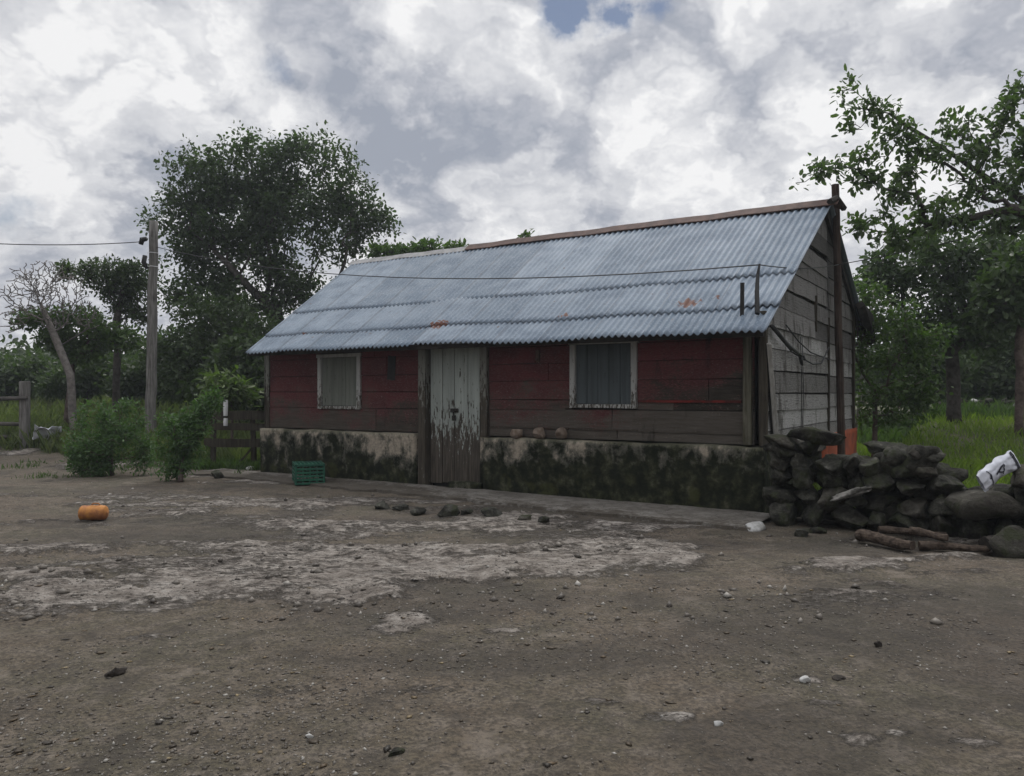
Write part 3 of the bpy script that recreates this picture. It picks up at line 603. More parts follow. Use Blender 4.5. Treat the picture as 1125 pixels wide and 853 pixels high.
SWX, SWY = 2.97, 9.0; dr = (.832, -.555); ang = math.atan2(dr[1], dr[0])
SW = empty('stone_wall', (SWX, SWY, 0), ang, 'low dry stone wall of dark mossy rubble running from the house corner', 'stone wall')
def wtop(s):
    P = [(-.3, 1.02), (.42, 1.03), (.6, .93), (.85, .84), (1.12, .84), (1.22, .92), (1.72, .92), (1.8, .66), (2.1, .50), (2.3, .58), (2.5, .66), (4.5, .7)]
    return float(np.interp(s, [p[0] for p in P], [p[1] for p in P]))
sd = 10; cnt = 0
for layer, yo in ((0, 0), (1, .34)):
    z = 0; k = 0
    while z < 1.05:
        hgt = (.24, .21, .20, .19, .19, .18)[min(k, 5)]; s = -.02+random.uniform(0, .15)
        while s < 3.5:
            w = random.uniform(.17, .40)*(1 if layer == 0 else 1.9); c = s+w/2
            if z+hgt*.62 < wtop(c) and cnt < 80 and c < 3.3-z*.8:
                hh = min(hgt, wtop(c)-z)*random.uniform(.92, 1.12)
                put('stone', rock_mesh(w*.54, random.uniform(.17, .22), hh*.585, sd, 4, .16), MAT['stone'], (c, yo+random.uniform(-.04, .04), z+hh*.5+random.uniform(-.02, .02)), (random.uniform(-.12, .12), random.uniform(-.14, .14), random.uniform(-.15, .15)), SW); cnt += 1
            sd += 1; s += w
        z += hgt*.94; k += 1
for i in range(7): put('stone', rock_mesh(.30, .10, .22, 600+i, 3, .16), MAT['stone'], (.2+.5*i, .17, .26+.30*(i % 2)), (0, .2*(-1)**i, 0), SW)
for i in range(3): put('stone', rock_mesh(.28, .10, .16, 620+i, 3, .16), MAT['stone'], (.35+.6*i, .17, .62), (0, .1, 0), SW)
def wpix(px, py, s_y=0):   # a point of the wall plane through a picture position
    r = (px-CX)/FOC; s = (r*SWY-SWX)/(dr[0]-r*dr[1]); return s, CH+(HY-py)/FOC*(SWY+dr[1]*s)
s_, z_ = wpix(940, 540); o = put('stone', rock_mesh(.20, .10, .05, 201, 4, .5), MAT['pales'], (s_, -.2, z_), (.1, -.45, .1), SW); o['label'] = 'pale broken slab tilted in the wall'
s_, z_ = wpix(1012, 500); o = put('stone', rock_mesh(.17, .18, .21, 202), MAT['stone'], (s_, .0, z_-.04), (.1, .3, .5), SW)
s_, z_ = wpix(985, 505); put('stone', rock_mesh(.2, .18, .16, 203), MAT['stone'], (s_, .05, z_-.02), (.1, -.2, .2), SW)
for px, py, sx, sy, sz, q in ((1085, 553, .34, .3, .2, 205), (1132, 522, .24, .28, .13, 206), (1150, 555, .36, .32, .27, 207), (900, 480, .26, .18, .11, 208), (862, 484, .22, .18, .11, 209)):
    s_, z_ = wpix(px, py); put('stone', rock_mesh(sx, sy, sz, q), MAT['stone'], (s_, -.05, z_), (.1, .1, .3), SW)
def world_wall(s, y, z): return Vector((SWX+dr[0]*s-dr[1]*y, SWY+dr[1]*s+dr[0]*y, z))
def rock(px, py, w, h, seed, label, m='stone', name='rock', rough=.22, cat='rock', dz=.35, group=None):
    x, y = gxy(px, py); z = gz(x, y); sx = w/FOC*y/2
    return tag(put(name, rock_mesh(sx, sx*.75, h/FOC*y/2*1.15, seed, 3, rough), MAT[m], (x, y+sx*.4, z+h/FOC*y/2*dz), (0, 0, random.uniform(0, 3)*.3)), label, cat, group)
rock(830, 583, 22, 11, 301, 'small white rock at the foot of the house corner', 'white2')
rock(1128, 612, 62, 42, 302, 'dark round boulder at the right end of the logs')
x, y = gxy(1128, 612); 
G = 'loose stones lying along the front of the house'
rock(419, 560, 19, 13, 303, 'squarish pale stone, first of the row before the door', group=G)
rock(440, 561, 18, 8, 304, 'flat stone second in the row left of the door', group=G)
rock(460, 566, 20, 10, 305, 'wedge stone third in the row left of the door', group=G)
rock(491, 569, 26, 15, 306, 'largest rough stone of the row below the door', group=G)
rock(512, 566, 16, 8, 307, 'small dark stone just right of the largest door stone', group=G)
rock(540, 570, 30, 12, 308, 'long mossy stone below the concrete path edge', group=G)
rock(577, 575, 20, 10, 309, 'pale block stone at the right end of the row', group=G)
rock(597, 577, 20, 8, 310, 'dark crumbling stone beside the pale block stone', group=G)
rock(884, 590, 18, 13, 311, 'small grey rock with chips at the foot of the stone wall')
rock(902, 586, 20, 10, 312, 'low mossy rock leaning on the wall foot')
rock(340, 809, 11, 6, 313, 'small white stone alone in the near dirt', 'white2')
rock(790, 800, 11, 9, 314, 'small white stone in the near dirt right of centre', 'white2')
rock(126, 744, 22, 12, 315, 'dark crumbly clod on the near left dirt', 'logd', 'dirt_clod', .5, 'clod')
rock(924, 744, 15, 5, 316, 'flat dark clod on the near right dirt', 'logd', 'dirt_clod', .5, 'clod')
rock(966, 710, 9, 8, 317, 'small round black clod on the right dirt', 'logd', 'dirt_clod', .4, 'clod')
rock(434, 830, 20, 8, 318, 'thin broken stone chip near the bottom centre')
rock(238, 526, 15, 12, 319, 'grey block stone near the wooden gate left of the house')
rock(274, 517, 9, 6, 320, 'small white stone by the house left corner', 'white2')
rock(885, 748, 14, 6, 321, 'pale flat stone on the dirt left of the flat clod', 'white2')

# coconuts on the ledge
for i, (px, lb) in enumerate(((568, 'brown dry coconut on the ledge, nearest the door'), (593, 'brown dry coconut on the ledge, middle of three'), (618, 'brown dry coconut on the ledge, nearest the window'))):
    r = (px-CX)/FOC; yl = .05; lx = (r*(OY+hyv[1]*yl)-OX-hyv[0]*yl)/(hx[0]-r*hx[1]); x = OX+hx[0]*lx+hyv[0]*yl; y = OY+hx[1]*lx+hyv[1]*yl
    tag(put('coconut', rock_mesh(.10, .085, .082, 400+i, 3, .06), MAT['coco'], (x, y, .84+.078), (.2*i, .1, i)), lb, 'coconut', 'coconuts on the wall ledge')

# ------------------------------------------------------------ logs, sack, crate, tub, scraps
def log(name, a, b_, r, label, m='log', n=16):
    A = Vector(a); B = Vector(b_); mb = MB(); L = (B-A).length; pts = []; rad = []
    for i in range(n+1):
        t = i/n; p = A.lerp(B, t)-A; p += Vector((0, mnoise.noise(Vector((t*2, r*50, 0)))*.04, mnoise.noise(Vector((t*2, r*50, 5)))*.015)); pts.append(p); rad.append(r*(1+.12*mnoise.noise(Vector((t*3, 1, r*90))))*(1-.25*t))
    mb.tube(pts, rad, 13, wob=.09, sq=.85); o = mb.build(name, MAT[m], smooth=False); o.location = A
    return tag(o, label, 'log', 'old logs lying at the foot of the stone wall')
P = lambda px, py, z: (*gxy(px, py, z), z)
log('log', P(944, 588, .07), P(1002, 600, .06), .07, 'thick short log with pale cut end, left of the logs')
log('log', P(1010, 600, .05), P(1086, 603, .05), .05, 'long thin log in front of the others on the right')
log('log', P(965, 582, .09), P(1040, 588, .06), .045, 'weathered branch lying behind the thick short log')
log('log', P(1000, 584, .16), P(1042, 591, .14), .05, 'split pale log lying across the top of the others')
log('log', P(1082, 598, .09), P(1112, 594, .10), .08, 'dark stub of log next to the round boulder', 'logd')
# white sack with black print
def sack():
    s_, z_ = wpix(1096, 517); c = world_wall(s_, -.20, z_+.03)
    root = empty('plastic_sack', c, 0, 'crumpled white plastic sack with black letter A slumped on the wall boulders', 'sack')
    Lx, Wd = .47, .20; nu, nv = 26, 14; V = []; 
    ca, sa = math.cos(R(29)), math.sin(R(29))
    def pt(u, v, side):   # u along, v across in -1..1
        w = Wd*(1-.10*abs(u)**3)*(1.12 if u > .82 else 1)*(1-.12*math.exp(-((u+.1)/.3)**2)); th = .055*math.sqrt(max(0, 1-v*v))*(1-.5*abs(u)**4)+.004
        a = u*Lx/2; b_ = v*w/2; bend = -.03*u*u+.02*mnoise.noise(Vector((u*2.5, v*2, 3)))
        y = -side*th+.018*mnoise.noise(Vector((u*4, v*4, 7+side)))
        return (a*ca-(b_+bend)*sa, y+a*.25, a*sa+(b_+bend)*ca)
    b = MB()
    for side in (1, -1):
        o0 = len(b.v); vs = [pt(-1+2*i/nu, -1+2*j/nv, side) for i in range(nu+1) for j in range(nv+1)]
        fs = [(i*(nv+1)+j, (i+1)*(nv+1)+j, (i+1)*(nv+1)+j+1, i*(nv+1)+j+1)[::side] for i in range(nu) for j in range(nv)]; b.add(vs, fs)
    b.build('sack_body', MAT['white'], root, smooth=True)
    def strip(P0, P1, w, name='print_mark'):
        for i in range(6):
            t0, t1 = i/6, (i+1)/6; u0, v0 = P0[0]+(P1[0]-P0[0])*t0, P0[1]+(P1[1]-P0[1])*t0; u1, v1 = P0[0]+(P1[0]-P0[0])*t1, P0[1]+(P1[1]-P0[1])*t1
            du, dv = (P1[0]-P0[0])*Lx, (P1[1]-P0[1])*Wd; l = math.hypot(du, dv); nu_, nv_ = -dv/l*w/Lx, du/l*w/Wd
            q = [Vector(pt(u0+nu_, v0+nv_, 1)), Vector(pt(u1+nu_, v1+nv_, 1)), Vector(pt(u1-nu_, v1-nv_, 1)), Vector(pt(u0-nu_, v0-nv_, 1))]
            k.add([p+Vector((0, -.005, 0)) for p in q], [(0, 1, 2, 3)])
    k = MB()   # letter A, upright in the world while the sack lies aslant
    def Q(x, z): a = (x*ca+z*sa)/(Lx/2); v = (-x*sa+z*ca)/(Wd/2); return (a, v)
    strip(Q(-.055, -.045), Q(.04, .055), .015); strip(Q(.04, .055), Q(.036, -.055), .015); strip(Q(-.022, -.018), Q(.038, -.02), .014); k.build('letter', MAT['ink'], root)
    k = MB(); strip((-.62, -.85), (-.52, .3), .015); strip((-.52, .3), (-.62, .75), .008); strip((-.62, -.1), (-.52, .3), .012); k.build('print_mark', MAT['ink'], root)
    k = MB(); strip((.86, -.95), (.86, .95), .035); k.build('dark_band', MAT['ink'], root)
sack()
def crate():
    x, y = gxy(344, 533); root = empty('plastic_crate', (x+.20, y-.05, gz(x, y)+.02), R(20), 'green slatted plastic crate against the left part of the plaster base', 'crate')
    Wx, Dy, Hh = .46, .60, .33; b = MB(); t = .014
    # body: origin at its near corner; long side runs away to the right
    def side(M, L):
        for i in range(6): b.box(0, L, 0, t, .0+i*.058+.0, .0+i*.058+.034, M=M)
        for i in range(int(L/.11)+1): xx = min(i*.11, L-.02); b.box(xx, xx+.02, .003, t-.003, 0.002, Hh-.003, M=M)
        b.box(-.008, L+.008, -.008, t+.002, Hh-.035, Hh, M=M); b.box(-.004, L+.004, -.005, t, 0, .028, M=M)
    T = Matrix.Translation; side(T((-Wx, 0, 0)), Wx); side(T((-Wx, Dy-t, 0)), Wx); side(T((0, 0, 0)) @ Matrix.Rotation(R(90), 4, 'Z'), Dy); side(T((-Wx+t, 0, 0)) @ Matrix.Rotation(R(90), 4, 'Z'), Dy)
    for cx_, cy_ in ((-Wx, 0), (-.02, 0), (-Wx, Dy-.02), (-.02, Dy-.02)): b.box(cx_-.006, cx_+.026, cy_-.006, cy_+.026, 0, Hh+.004)
    b.build('crate_body', MAT['crate'], root, bevel=.003)
    l = MB(); l.box(-Wx+.012, -.012, .012, Dy-.012, Hh-.03, Hh-.012); 
    for i in range(7): l.box(-Wx+.03+i*.062, -Wx+.05+i*.062, .02, Dy-.02, Hh-.012, Hh-.004)
    for i in range(8): l.box(-Wx+.02, -.02, .03+i*.075, .045+i*.075, Hh-.0121, Hh-.006)
    l.build('crate_base', MAT['crate'], root)
    l = MB(); l.box(-Wx+.02, -.02, .02, Dy-.02, .004, .012); l.build('crate_dark_plate', MAT['dark'], root)  # dark plate inside the crate's open foot, showing between the slats
crate()
def tub():
    x, y = gxy(98, 574); root = empty('plastic_tub', (x, y+.1, gz(x, y)+.0), R(6), 'small faded orange plastic tub lying on its side in the yard', 'tub')
    root.scale = (.84, .95, .98); b = MB(); n = 26; rings = [(-.165, .088), (-.155, .098), (-.12, .101), (-.115, .097), (.0, .102), (.005, .099), (.10, .103), (.105, .098), (.14, .096), (.158, .085), (.17, .04), (.172, .0)]
    vs = []; fs = []
    for (u, r) in rings:
        for k in range(n):
            a = 2*math.pi*k/n; rr = r*(1+.06*math.cos(2*a+.4)); zz = rr*math.sin(a)*(.95); vs.append((u, rr*math.cos(a)*1.05, max(-.085, zz)+.085))
    for i in range(len(rings)-1):
        for k in range(n): fs.append((i*n+k, i*n+(k+1) % n, (i+1)*n+(k+1) % n, (i+1)*n+k))
    b.add(vs, fs); o = b.build('tub_body', MAT['orange'], root, smooth=True); m_ = o.modifiers.new('t', 'SOLIDIFY'); m_.thickness = .005
    c = MB(); c.tube([(-.168, 0, .085), (-.150, 0, .085)], .078, 20); c.build('tub_mouth', MAT['inner'], root, smooth=False)
    c = MB(); c.tube([(-.02, -.02, .185), (0, -.02, .20), (.07, -.02, .20), (.09, -.02, .183)], .008, 6); c.build('handle', MAT['orange'], root, smooth=True)
tub()
def scrap(px, py, Y, w, label, seed, m='white'):
    x, _, z = at(px, py, Y); b = MB(); n = 8; vs = []
    for i in range(n+1):
        for j in range(n+1):
            u, v = i/n-.5, j/n-.5; q = Vector((u*3, v*3, seed)); vs.append((u*w, v*w*.7+.1*w*mnoise.noise(q+Vector((9, 0, 0))), w*.28*(mnoise.noise(q)+.5*mnoise.noise(q*2.3))+w*.25-w*.4*v))
    b.add(vs, [(i*(n+1)+j, (i+1)*(n+1)+j, (i+1)*(n+1)+j+1, i*(n+1)+j+1) for i in range(n) for j in range(n)])
    o = b.build('plastic_sheet', MAT[m]); o.location = (x, Y, z); o.rotation_euler = (R(-10), 0, R(seed*40)); s = o.modifiers.new('t', 'SOLIDIFY'); s.thickness = .006
    return tag(o, label, 'plastic sheet')
scrap(52, 482, 18.2, .55, 'crumpled white plastic sheet lying below the fence on the left', 1)

# ------------------------------------------------------------ fences, poles, wires
def stick(mb, a, b_, r, n=7, seg=5, wob=.1, bendy=.02, taper=.85):
    A, B = Vector(a), Vector(b_); pts = [A.lerp(B, i/seg)+Vector((random.uniform(-1, 1), random.uniform(-1, 1), random.uniform(-.3, .3)))*bendy*(0 < i < seg) for i in range(seg+1)]
    mb.tube(pts, [r*(1+(taper-1)*i/seg) for i in range(seg+1)], n, wob=wob)
def plank(mb, a, b_, h, t, seg=5):
    A, B = Vector(a), Vector(b_); d = (B-A); d.z = 0; d.normalize(); nrm = Vector((-d.y, d.x, 0)); vs = []
    for i in range(seg+1):
        p = A.lerp(B, i/seg); e = random.uniform(-.012, .012)
        for sx, sz in ((-1, -1), (1, -1), (1, 1), (-1, 1)): vs.append(p+nrm*sx*t/2+Vector((0, 0, sz*h/2+e+random.uniform(-.006, .006))))
    fs = [(0, 3, 2, 1), tuple(4*seg+k for k in range(4))]
    for i in range(seg):
        for k in range(4): fs.append((4*i+k, 4*i+(k+1) % 4, 4*i+4+(k+1) % 4, 4*i+4+k))
    mb.add(vs, fs)
FX, FY, _ = at(27, 497, 18.5)
FL = empty('rail_fence', (FX, FY, 0), 0, 'weathered grey rail fence with one square post at the left edge', 'fence')
b = MB(); b.box(-.09, .09, -.08, .08, -.1, 1.78, j=.015); b.build('post', MAT['grey'], FL, bevel=.015)
for dx_ in (-3.0,):
    b = MB(); b.box(dx_-.09, dx_+.08, -.05, .1, -.1, 1.7, j=.015); b.build('post', MAT['grey'], FL, bevel=.015)
for z0_, z1_, y_ in ((1.30, 1.38, -.1), (.82, .75, .1), (.42, .45, .1)):
    b = MB(); stick(b, (-3.2, y_, z0_), (.12 if y_ < 0 else .05, y_, z1_), .055, 7, 6, .12, .03); b.build('rail', MAT['greyh'], FL, smooth=True)
# dark gate between shrubs and house
gx0, gy0 = -5.95, 15.4
GT = empty('wooden_gate', (gx0, gy0, 0), R(6), 'low dark wooden gate between the shrubs and the house', 'gate')
for x_, h_ in ((.0, 1.5), (.80, 1.05), (1.55, 1.25)):
    b = MB(); stick(b, (x_, 0, -.1), (x_+random.uniform(-.04, .04), 0, h_), .06, 7, 4); b.build('post', MAT['post'], GT)
for z_, h_ in ((1.05, .18), (.82, .14), (.50, .17)):
    b = MB(); plank(b, (-.15, -.07, z_+.02), (1.75, -.07, z_-.02), h_, .03); b.build('rail', MAT['post'], GT)
b = MB(); plank(b, (.45, -.03, .05), (.85, -.03, .5), .06, .03); b.build('brace', MAT['post'], GT)
for i, (px, py, h_) in enumerate(((247, 456, .33), (247, 467, .16))):
    x, y, z = at(px, py, 15.3); b = MB(); b.tube([(0, 0, 0), (0, 0, h_*.5), (.005, 0, h_*.95)], [.04, .045, .04], 10); o = b.build('plastic_tube', MAT['insul'], GT); o.location = (x-gx0, -.12, z-.02)
# utility pole
PX, PY = gxy(165, 500)
PX, PY = at(165, 500, 18.75)[:2]
UP = empty('utility_pole', (PX, PY, gz(PX, PY)), 0, 'tall grey weathered utility pole left of the house', 'pole')
b = MB(); stick(b, (0, 0, -.1), (.09, 0, 5.45), .13, 12, 14, .07, .012, .78); b.build('pole', MAT['grey'], UP, smooth=True)
b = MB(); b.tube([(-.06, -.05, 5.02), (-.17, -.06, 5.0), (-.2, -.06, 4.88)], [.05, .07, .055], 8, wob=.1); b.build('insulator', MAT['dark'], UP, smooth=True); b = MB(); b.tube([(-.10, -.05, 4.62), (-.13, -.05, 4.45), (-.06, -.04, 4.3)], [.05, .06, .04], 8, wob=.1); b.build('insulator', MAT['dark'], UP, smooth=True)
for z_ in (4.68, 4.35): b = MB(); b.tube([(.08-.15, -.02, z_), (.08, -.15, z_), (.22, 0, z_)], .008, 5); b.build('strap', MAT['insul'], UP)
# brown post by the gable
qx, qy, qz = at(925.5, 497, 12.75); tx, ty, tz = at(917.5, 203, 12.75)
gp = empty('wooden_post', (qx, qy, 0), 0, 'tall thin brown post standing against the gable wall', 'post')
b = MB(); stick(b, (0, 0, -.1), (tx-qx, 0, tz), .062, 9, 10, .05, .008, .95); b.build('pole', MAT['brown'], gp)
a_ = Vector(at(943, 450, 16)); c_ = Vector(at(960, 317, 16)); a_ = a_+(a_-c_)*.28; b = MB(); stick(b, (0, 0, 0), c_-a_, .033, 7, 6, .05, .01); o = b.build('wooden_pole', MAT['pale']); o.location = a_; tag(o, 'thin pale pole leaning in the leaves behind the gable', 'pole')
def wire(pts, r, label, sag=.3, name='overhead_wire'):
    b = MB(); A = Vector(pts[0]); out = []
    for p, q in zip(pts[:-1], pts[1:]):
        p, q = Vector(p), Vector(q)
        for i in range(17):
            t = i/16; v = p.lerp(q, t); v.z -= sag*4*t*(1-t); out.append(v-A)
    b.tube(out, r, 5); o = b.build(name, MAT['wire'], smooth=True); o.location = A; return tag(o, label, 'wire')
pa = Vector((PX-.12, PY-.06, gz(PX, PY)+4.95))
wire([at(-260, 240, 15), tuple(pa)], .011, 'thin black wire running from the left edge to the utility pole', .25)
rt_ = H.matrix_basis @ Vector((-.12, .3, 3.11)); rt_ = Vector((OX+hx[0]*-.12+hyv[0]*.3, OY+hx[1]*-.12+hyv[1]*.3, 3.11))
wire([(PX+.15, PY-.02, pa.z-.12), tuple(rt_)], .009, 'thin wire spanning over the metal roof from utility pole to its right corner', .42)
wire([tuple(rt_), at(921, 291, 12.6), at(1180, 232, 13.8)], .008, 'thin wire from the roof corner past the brown post into the right trees', .05)

# ------------------------------------------------------------ trees
def leaves(tips, dirs, per, spread, size, asp, mat_, parent, name='crown', up=.35, droop=0, seed=0, keep=1.0):
    r = np.random.default_rng(seed); n = len(tips)*per; c = np.repeat(tips, per, 0)
    off = r.normal(0, 1, (n, 3)); off /= np.linalg.norm(off, axis=1)[:, None]; off *= (r.random((n, 1))**.5)*spread; c = c+off
    a = r.normal(0, 1, (n, 3)); a += off/spread*.8; a[:, 2] -= droop; a /= np.linalg.norm(a, axis=1)[:, None]
    nn = r.normal(0, 1, (n, 3)); nn[:, 2] += up*3; s = np.cross(a, nn); s /= np.linalg.norm(s, axis=1)[:, None]+1e-9
    nr = np.cross(s, a); L = size*(.6+.8*r.random((n, 1))); w = L*asp
    V = np.stack([c, c+a*L*.35+s*w*.5+nr*L*.06, c+a*L*.8+s*w*.42, c+a*L*1.05-nr*L*.10, c+a*L*.8-s*w*.42, c+a*L*.35-s*w*.5+nr*L*.06], 1).reshape(-1, 3)
    # six-point leaf folded along the midrib
    i = np.arange(n)[:, None]*6; F = np.concatenate([i+np.array([[0, 1, 2, 3]]), i+np.array([[0, 3, 4, 5]])])
    clump = np.repeat(r.random(len(tips)), per)*.55; v = np.clip(clump+.45*r.random(n), 0, 1)
    return npmesh(name, V, F, mat_, parent, attrs=dict(v=np.repeat(v, 6)))
def tree(name, label, cat, base_, top, lumps, Y, ntips, per, size, mat_, bark, rt, asp=.5, spread=.28, group=None, limbs=7, seed=1, step=.35, dscale=.8, bare=0, kink=.12, up=.35, droop=.2, shell=.35, rmin=.006, holes=.42, sag=-.02, ex=1.8):
    """trunk from base_ to top, then limbs grown towards points inside the crown's lumps"""
    r = np.random.default_rng(seed); bx_ = Vector(base_); root = empty(name, bx_, 0, label, cat, group)
    C = []; wts = []
    for l in lumps:
        px, py, rx, ry = l[:4]; dy = l[4] if len(l) > 4 else 0; yy = Y+dy; c = np.array(at(px, py, yy)); rad = np.array([rx/FOC*yy, max(rx, ry)/FOC*yy*dscale, ry/FOC*yy]); C.append((c, rad)); wts.append((rad[0]*rad[2]*max(.15, rad[1]))**.8)
    wts = np.array(wts)/sum(wts); T = []
    for k in range(ntips):
        c, rad = C[r.choice(len(C), p=wts)]; d = r.normal(0, 1, 3); d /= np.linalg.norm(d); q_ = c+rad*d*(shell+(1-shell)*r.random())**.6*(1+.35*r.random()**3)
        if mnoise.noise(Vector(q_)*(1.1/max(spread*2.4, .2))) > holes-.62: T.append(q_)
    T = np.array(T)-np.array(bx_); T = T[T[:, 2] > .08]
    tp = np.array(top)-np.array(bx_); nt_ = max(3, int(np.linalg.norm(tp)/step)); nodes = [np.zeros(3)]; par = [-1]; pl = [0.0]
    for i in range(1, nt_+1):
        t = i/nt_; p = tp*t+r.normal(0, .03, 3)*rt*4*(i < nt_); nodes.append(p); par.append(len(nodes)-2); pl.append(pl[-1]+np.linalg.norm(nodes[-1]-nodes[-2]))
    trunk_n = nt_; start = max(1, int(nt_*.55))
    order = np.argsort(np.linalg.norm(T-tp, axis=1)); main = r.choice(len(T), min(limbs, len(T)), replace=False); order = list(main)+[o for o in order if o not in set(main)]
    tipn = []
    for oi in order:
        t = T[oi]; N = np.array(nodes); dd = np.linalg.norm(N-t, axis=1); cost = dd+.30*np.array(pl); cost[:start] += 1e3
        cost += np.where(N[:, 2] > t[2]+.3, .4, 0); j = int(np.argmin(cost)); d = dd[j]
        if j == 0: continue
        k = max(2, int(d/step)); p0 = N[j]; mid = (p0+t)/2+np.array([0, 0, sag*d])+r.normal(0, kink*.6, 3)*d
        last = j
        for i in range(1, k+1):
            s = i/k; p = (1-s)**2*p0+2*s*(1-s)*mid+s*s*t+r.normal(0, kink*.25, 3)*step*(i < k)
            nodes.append(p); par.append(last); pl.append(pl[last]+np.linalg.norm(p-nodes[last])); last = len(nodes)-1
        tipn.append(last)
    n = len(nodes); rad = np.zeros(n); cnt_ = np.zeros(n); 
    for i in tipn: cnt_[i] += 1
    for i in range(n-1, 0, -1): cnt_[par[i]] += cnt_[i]
    rad = rt*(np.maximum(cnt_, .6)/max(cnt_[0], 1))**(1/ex); rad = np.maximum(rad, rmin); rad[0] *= 1.25
    N = np.array(nodes); mb = MB()
    ch = {}
    for i in range(1, n): ch.setdefault(par[i], []).append(i)
    done = set()
    def chain(a):   # follow the thickest child
        out = [a]; 
        while a in ch:
            c = max(ch[a], key=lambda q: cnt_[q]); out.append(c); a = c
        return out
    stack = [(0, None)]
    while stack:
        s0, pr = stack.pop(); c = chain(s0); pts = ([N[pr]] if pr is not None else [])+[N[i] for i in c]; rr = ([rad[s0]] if pr is not None else [])+[rad[i] for i in c]
        if len(pts) > 1: mb.tube([tuple(p) for p in pts], rr, 10 if pr is None else (6 if rr[0] > .03 else 4), cap=True, wob=.05)
        for i, a in enumerate(c):
            nxt = c[i+1] if i+1 < len(c) else None
            for q in ch.get(a, []):
                if q != nxt: stack.append((q, a))
    mb.build('trunk', bark, root, smooth=True)
    if per:
        tn = [i for i in tipn if r.random() > bare]; src = N[tn]; par_ = np.array(par); mid = N[par_[tn]]
        pts = np.concatenate([src, (src+mid)/2]); leaves(pts, None, max(1, per//2), spread, size, asp, mat_, root, seed=seed, up=up, droop=droop)
    return root
MT = MAT
# the big round tree
gzl = gz(-6.6, 24)
tree('broadleaf_tree', 'tall round dark tree rising behind the left end of the metal roof', 'tree', (-6.9, 24, gzl-.1), at(303, 345, 24),
     [(280, 185, 55, 36), (340, 183, 48, 34), (222, 200, 40, 38), (385, 218, 34, 32), (415, 245, 22, 18), (192, 235, 34, 28), (260, 235, 60, 38), (330, 235, 62, 40), (235, 275, 42, 22), (300, 275, 40, 20), (362, 268, 35, 22), (205, 285, 25, 18), (215, 318, 32, 22), (250, 335, 36, 22, 1), (345, 320, 24, 12), (395, 262, 25, 16), (310, 300, 40, 18), (235, 355, 40, 16), (290, 372, 40, 20, -1), (345, 345, 28, 16), (175, 310, 16, 20), (262, 318, 30, 16), (290, 335, 30, 14), (325, 322, 24, 16), (240, 310, 24, 14)],
     24, 2000, 24, .125, MT['leaf1'], MT['bark'], .24, spread=.34, limbs=18, seed=3, step=.5, shell=.2, dscale=.6, ex=1.6, holes=.4)
tree('understory_tree', 'dense dark small tree in front of the big tree beside the pole', 'tree', (-8.0, 21.5, gz(-8, 21.5)-.1), at(240, 430, 21.5),
     [(205, 385, 30, 26), (245, 385, 36, 26), (272, 410, 22, 24), (225, 415, 36, 20), (190, 420, 22, 20), (255, 430, 30, 15), (215, 345, 26, 22), (280, 370, 22, 20), (250, 350, 26, 18)], 21.5, 620, 20, .12, MT['leaf2'], MT['bark'], .09, spread=.36, seed=5, limbs=9)
tree('umbrella_tree', 'flat topped dark tree between the bare tree and the utility pole', 'tree', (*at(128, 450, 22)[:2], gz(-11.2, 22)-.1), at(128, 352, 22),
     [(90, 300, 24, 8), (118, 298, 28, 10), (145, 303, 20, 14), (150, 325, 18, 18), (128, 322, 16, 14), (75, 296, 12, 6), (135, 340, 14, 12), (160, 345, 12, 12), (110, 312, 16, 8)], 22, 560, 18, .09, MT['leaf2'], MT['bark'], .10, spread=.22, seed=8, limbs=10)
tree('bare_tree', 'bare grey branching tree with thick reddish trunk behind the left shrub', 'tree', (*at(82, 500, 19.5)[:2], gz(-11, 19.5)-.1), at(77, 412, 19.5),
     [(25, 322, 22, 26), (48, 308, 20, 22), (72, 318, 18, 20), (12, 350, 10, 16), (95, 345, 12, 18), (60, 345, 22, 16)], 19.5, 1000, 0, .1, MT['leaf2'], MT['barkg'], .095, seed=11, limbs=22, kink=.05, rmin=.010, ex=1.3, sag=-.03, holes=0)
tree('leafy_sapling', 'thin sapling with sparse leaf tufts in front of the bare tree', 'tree', (*at(70, 498, 20.3)[:2], gz(-11.5, 20.3)-.1), at(80, 400, 20.3),
     [(15, 352, 20, 5), (45, 350, 18, 5), (85, 352, 26, 9), (62, 372, 20, 10), (110, 368, 22, 12), (88, 385, 22, 12), (135, 372, 14, 10)], 20.3, 320, 20, .11, MT['leaf3'], MT['barkr'], .07, spread=.25, seed=13, limbs=8)
hl = ['round dark bush at the far left behind the fence', 'wide dark bush behind the bare tree trunk', 'dark bush behind the utility pole foot', 'dark tall bush behind the wooden gate']
for i, (lm, bx_, Yd) in enumerate((([(10, 412, 26, 10), (40, 410, 22, 12), (20, 425, 36, 9)], 25, 27), ([(95, 415, 30, 12), (70, 424, 26, 8), (120, 408, 22, 13)], 95, 26), ([(150, 420, 24, 18), (165, 395, 18, 22), (178, 430, 24, 14)], 160, 25), ([(262, 405, 26, 22), (235, 432, 22, 14), (285, 420, 18, 28), (275, 385, 20, 15)], 262, 20))):
    x, y, _ = at(bx_, 440, Yd); tree('dark_bush', hl[i], 'bush', (x, y, gz(x, y)-.1), at(bx_, 430, Yd), lm, Yd, 300, 22, .15, MT['leaf2'], MT['bark'], .07, spread=.38, seed=20+i, group='dark bushes bordering the left field')
